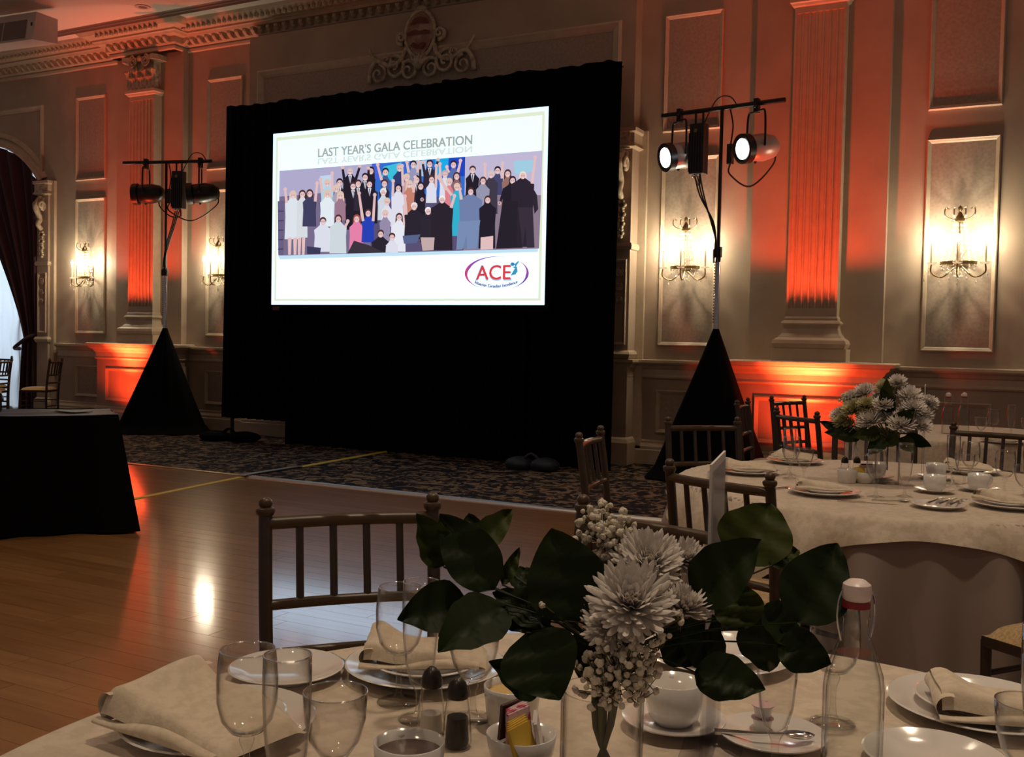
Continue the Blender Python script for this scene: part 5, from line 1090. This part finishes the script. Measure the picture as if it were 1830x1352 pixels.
for x, y, lb, rz in ((-.375, 4.27, 'front of the far table', .3), (-.635, 4.56, 'left of the far flowers', 2.5), (-.225, 4.42, 'right of the far table', .8), (-.41, 4.72, 'rear of the far table by the menu holder', .2)):
    place('saucer', x, y, TZ, 'saucer of the coffee cup at the '+lb, 0, 'white saucers'); place('coffee_cup', x, y, TZ+.008, 'white coffee cup at the '+lb, rz, 'white coffee cups')
place('salt_shaker', -.755, 4.50, TZ, 'salt shaker on the far table'); place('pepper_shaker', -.71, 4.53, TZ, 'pepper shaker on the far table'); place('sugar_bowl', -.66, 4.40, TZ, 'sugar bowl with packets on the far table', .3); place('filled_ramekin', -.72, 4.36, TZ, 'white bowl with yellow filling on the far table')
def far_flowers(VB2, label, seed, s_):
    t = arrangement('flower_arrangement', label, VB2, .05, .14, 0); rr = random.Random(seed); hub2 = Vector((0, 0, .19))
    spots = [(-.13, -.05, .30, .055), (-.20, .02, .27, .045), (-.06, -.08, .26, .06), (-.10, .02, .37, .05), (-.02, .03, .39, .05), (.08, -.02, .36, .055), (.12, .0, .29, .055), (.06, -.09, .25, .06), (-.16, -.02, .22, .05), (.15, .03, .34, .04), (-.01, -.08, .33, .045), (-.15, .0, .35, .04), (-.08, -.06, .32, .045), (.03, .0, .42, .04), (.13, -.05, .25, .045), (.10, -.06, .32, .05), (-.18, -.04, .25, .04), (0, -.05, .28, .05), (-.04, .05, .34, .05), (.07, .06, .3, .05)]
    for i, (x, y, z, r) in enumerate(spots):
        c = Vector((x, y, z))*s_; bloom(c, r*s_, Vector((x*2, y-.25, .5)), i+seed).build('bloom', 'petal' if i % 4 else 'petal_yellow', t, smooth='all'); MB().tube([c, (c+hub2)/2, hub2, (hub2*.3)], .003, 5).build('stem', 'stem', t)
    lv = [((0, -.06, .25), (.0, -.10, .44), .07), ((.02, -.08, .30), (-.02, -.10, .40), .06), ((.03, -.08, .24), (.11, -.12, .32), .075), ((-.02, -.08, .22), (-.12, -.13, .20), .07), ((-.1, -.05, .19), (-.24, -.09, .21), .07), ((-.15, -.04, .2), (-.27, -.05, .25), .05), ((.05, -.08, .2), (.12, -.12, .15), .07), ((0, -.08, .20), (-.06, -.13, .13), .07), ((.06, .0, .2), (.17, -.02, .17), .06), ((.0, -.06, .20), (.06, -.12, .18), .07)]
    for i, (b, e, w_) in enumerate(lv):
        mb = leaf_mesh(VB2+Vector(b)*s_, VB2+Vector(e)*s_, w_*s_, seed=i+40); mb.v = [tuple(Vector(q)-VB2) for q in mb.v]; mb.build('leaf', 'leaf' if i % 3 else 'leaf_olive', t, smooth='all')
    sprays(t, [(VB2+Vector((-.16, -.02, .33))*s_, .05, 30), (VB2+Vector((.1, .0, .36))*s_, .06, 30), (VB2+Vector((-.2, 0, .25))*s_, .05, 30)], VB2, 1.2, None, seed)
far_flowers(Vector((-.575, 4.44, TZ)), 'white chrysanthemums with dark leaves on the far table', 60, 1.0)
# ---------------------------------------------------------------- rearmost table
place('swing_top_bottle', -.575, 7.30, TZ, 'left of the two clear water bottles on the rearmost table'); place('swing_top_bottle', -.485, 7.42, TZ, 'right of the two clear water bottles on the rearmost table')
for n_, x, y, lb in (('champagne_flute', -1.06, 7.44, 'champagne flute at the left of the rearmost table, red lit'), ('water_goblet', -.98, 7.52, 'water goblet at the left of the rearmost table, red lit'), ('water_goblet', -.30, 7.35, 'water goblet right of the rearmost bottles'), ('champagne_flute', -.20, 7.55, 'champagne flute right of the rearmost bottles'), ('wine_glass', -.36, 7.10, 'wine glass in front, right of the rearmost bottles'), ('wine_glass', -.10, 7.25, 'wine glass at the right of the rearmost table'), ('water_goblet', -.04, 7.45, 'water goblet at the right end of the rearmost table')):
    place(n_, x, y, TZ, lb, 0, G_GL)
setting2(-.97, 7.12, .2, 'under the napkin at the left of the rearmost table', 'cream napkin at the left of the rearmost table, before the red light', 51)
setting2(-.22, 6.82, -.1, 'under the napkin at the front right of the rearmost table', 'cream napkin at the front right of the rearmost table', 52)
MB().lathe([(.0, .049), (.0402, .049)], 24).build('brown_disc', 'cup_brown', cupd)  # flat brown disc inside the cup, a little below the rim
for n_, (t, used) in PROTO.items():
    if not used[0]:
        for ch in list(t.children): bpy.data.objects.remove(ch)
        bpy.data.objects.remove(t)
# small papers on the black table
tag(MB().box(-.10, .10, -.07, .07, 0, .003).build('sheet_of_paper', 'black_blue_lift'), 'dark folder lying flat on the black clothed table', 'folder').location = (-5.78, 4.62, .780)
bpy.context.view_layer.update()
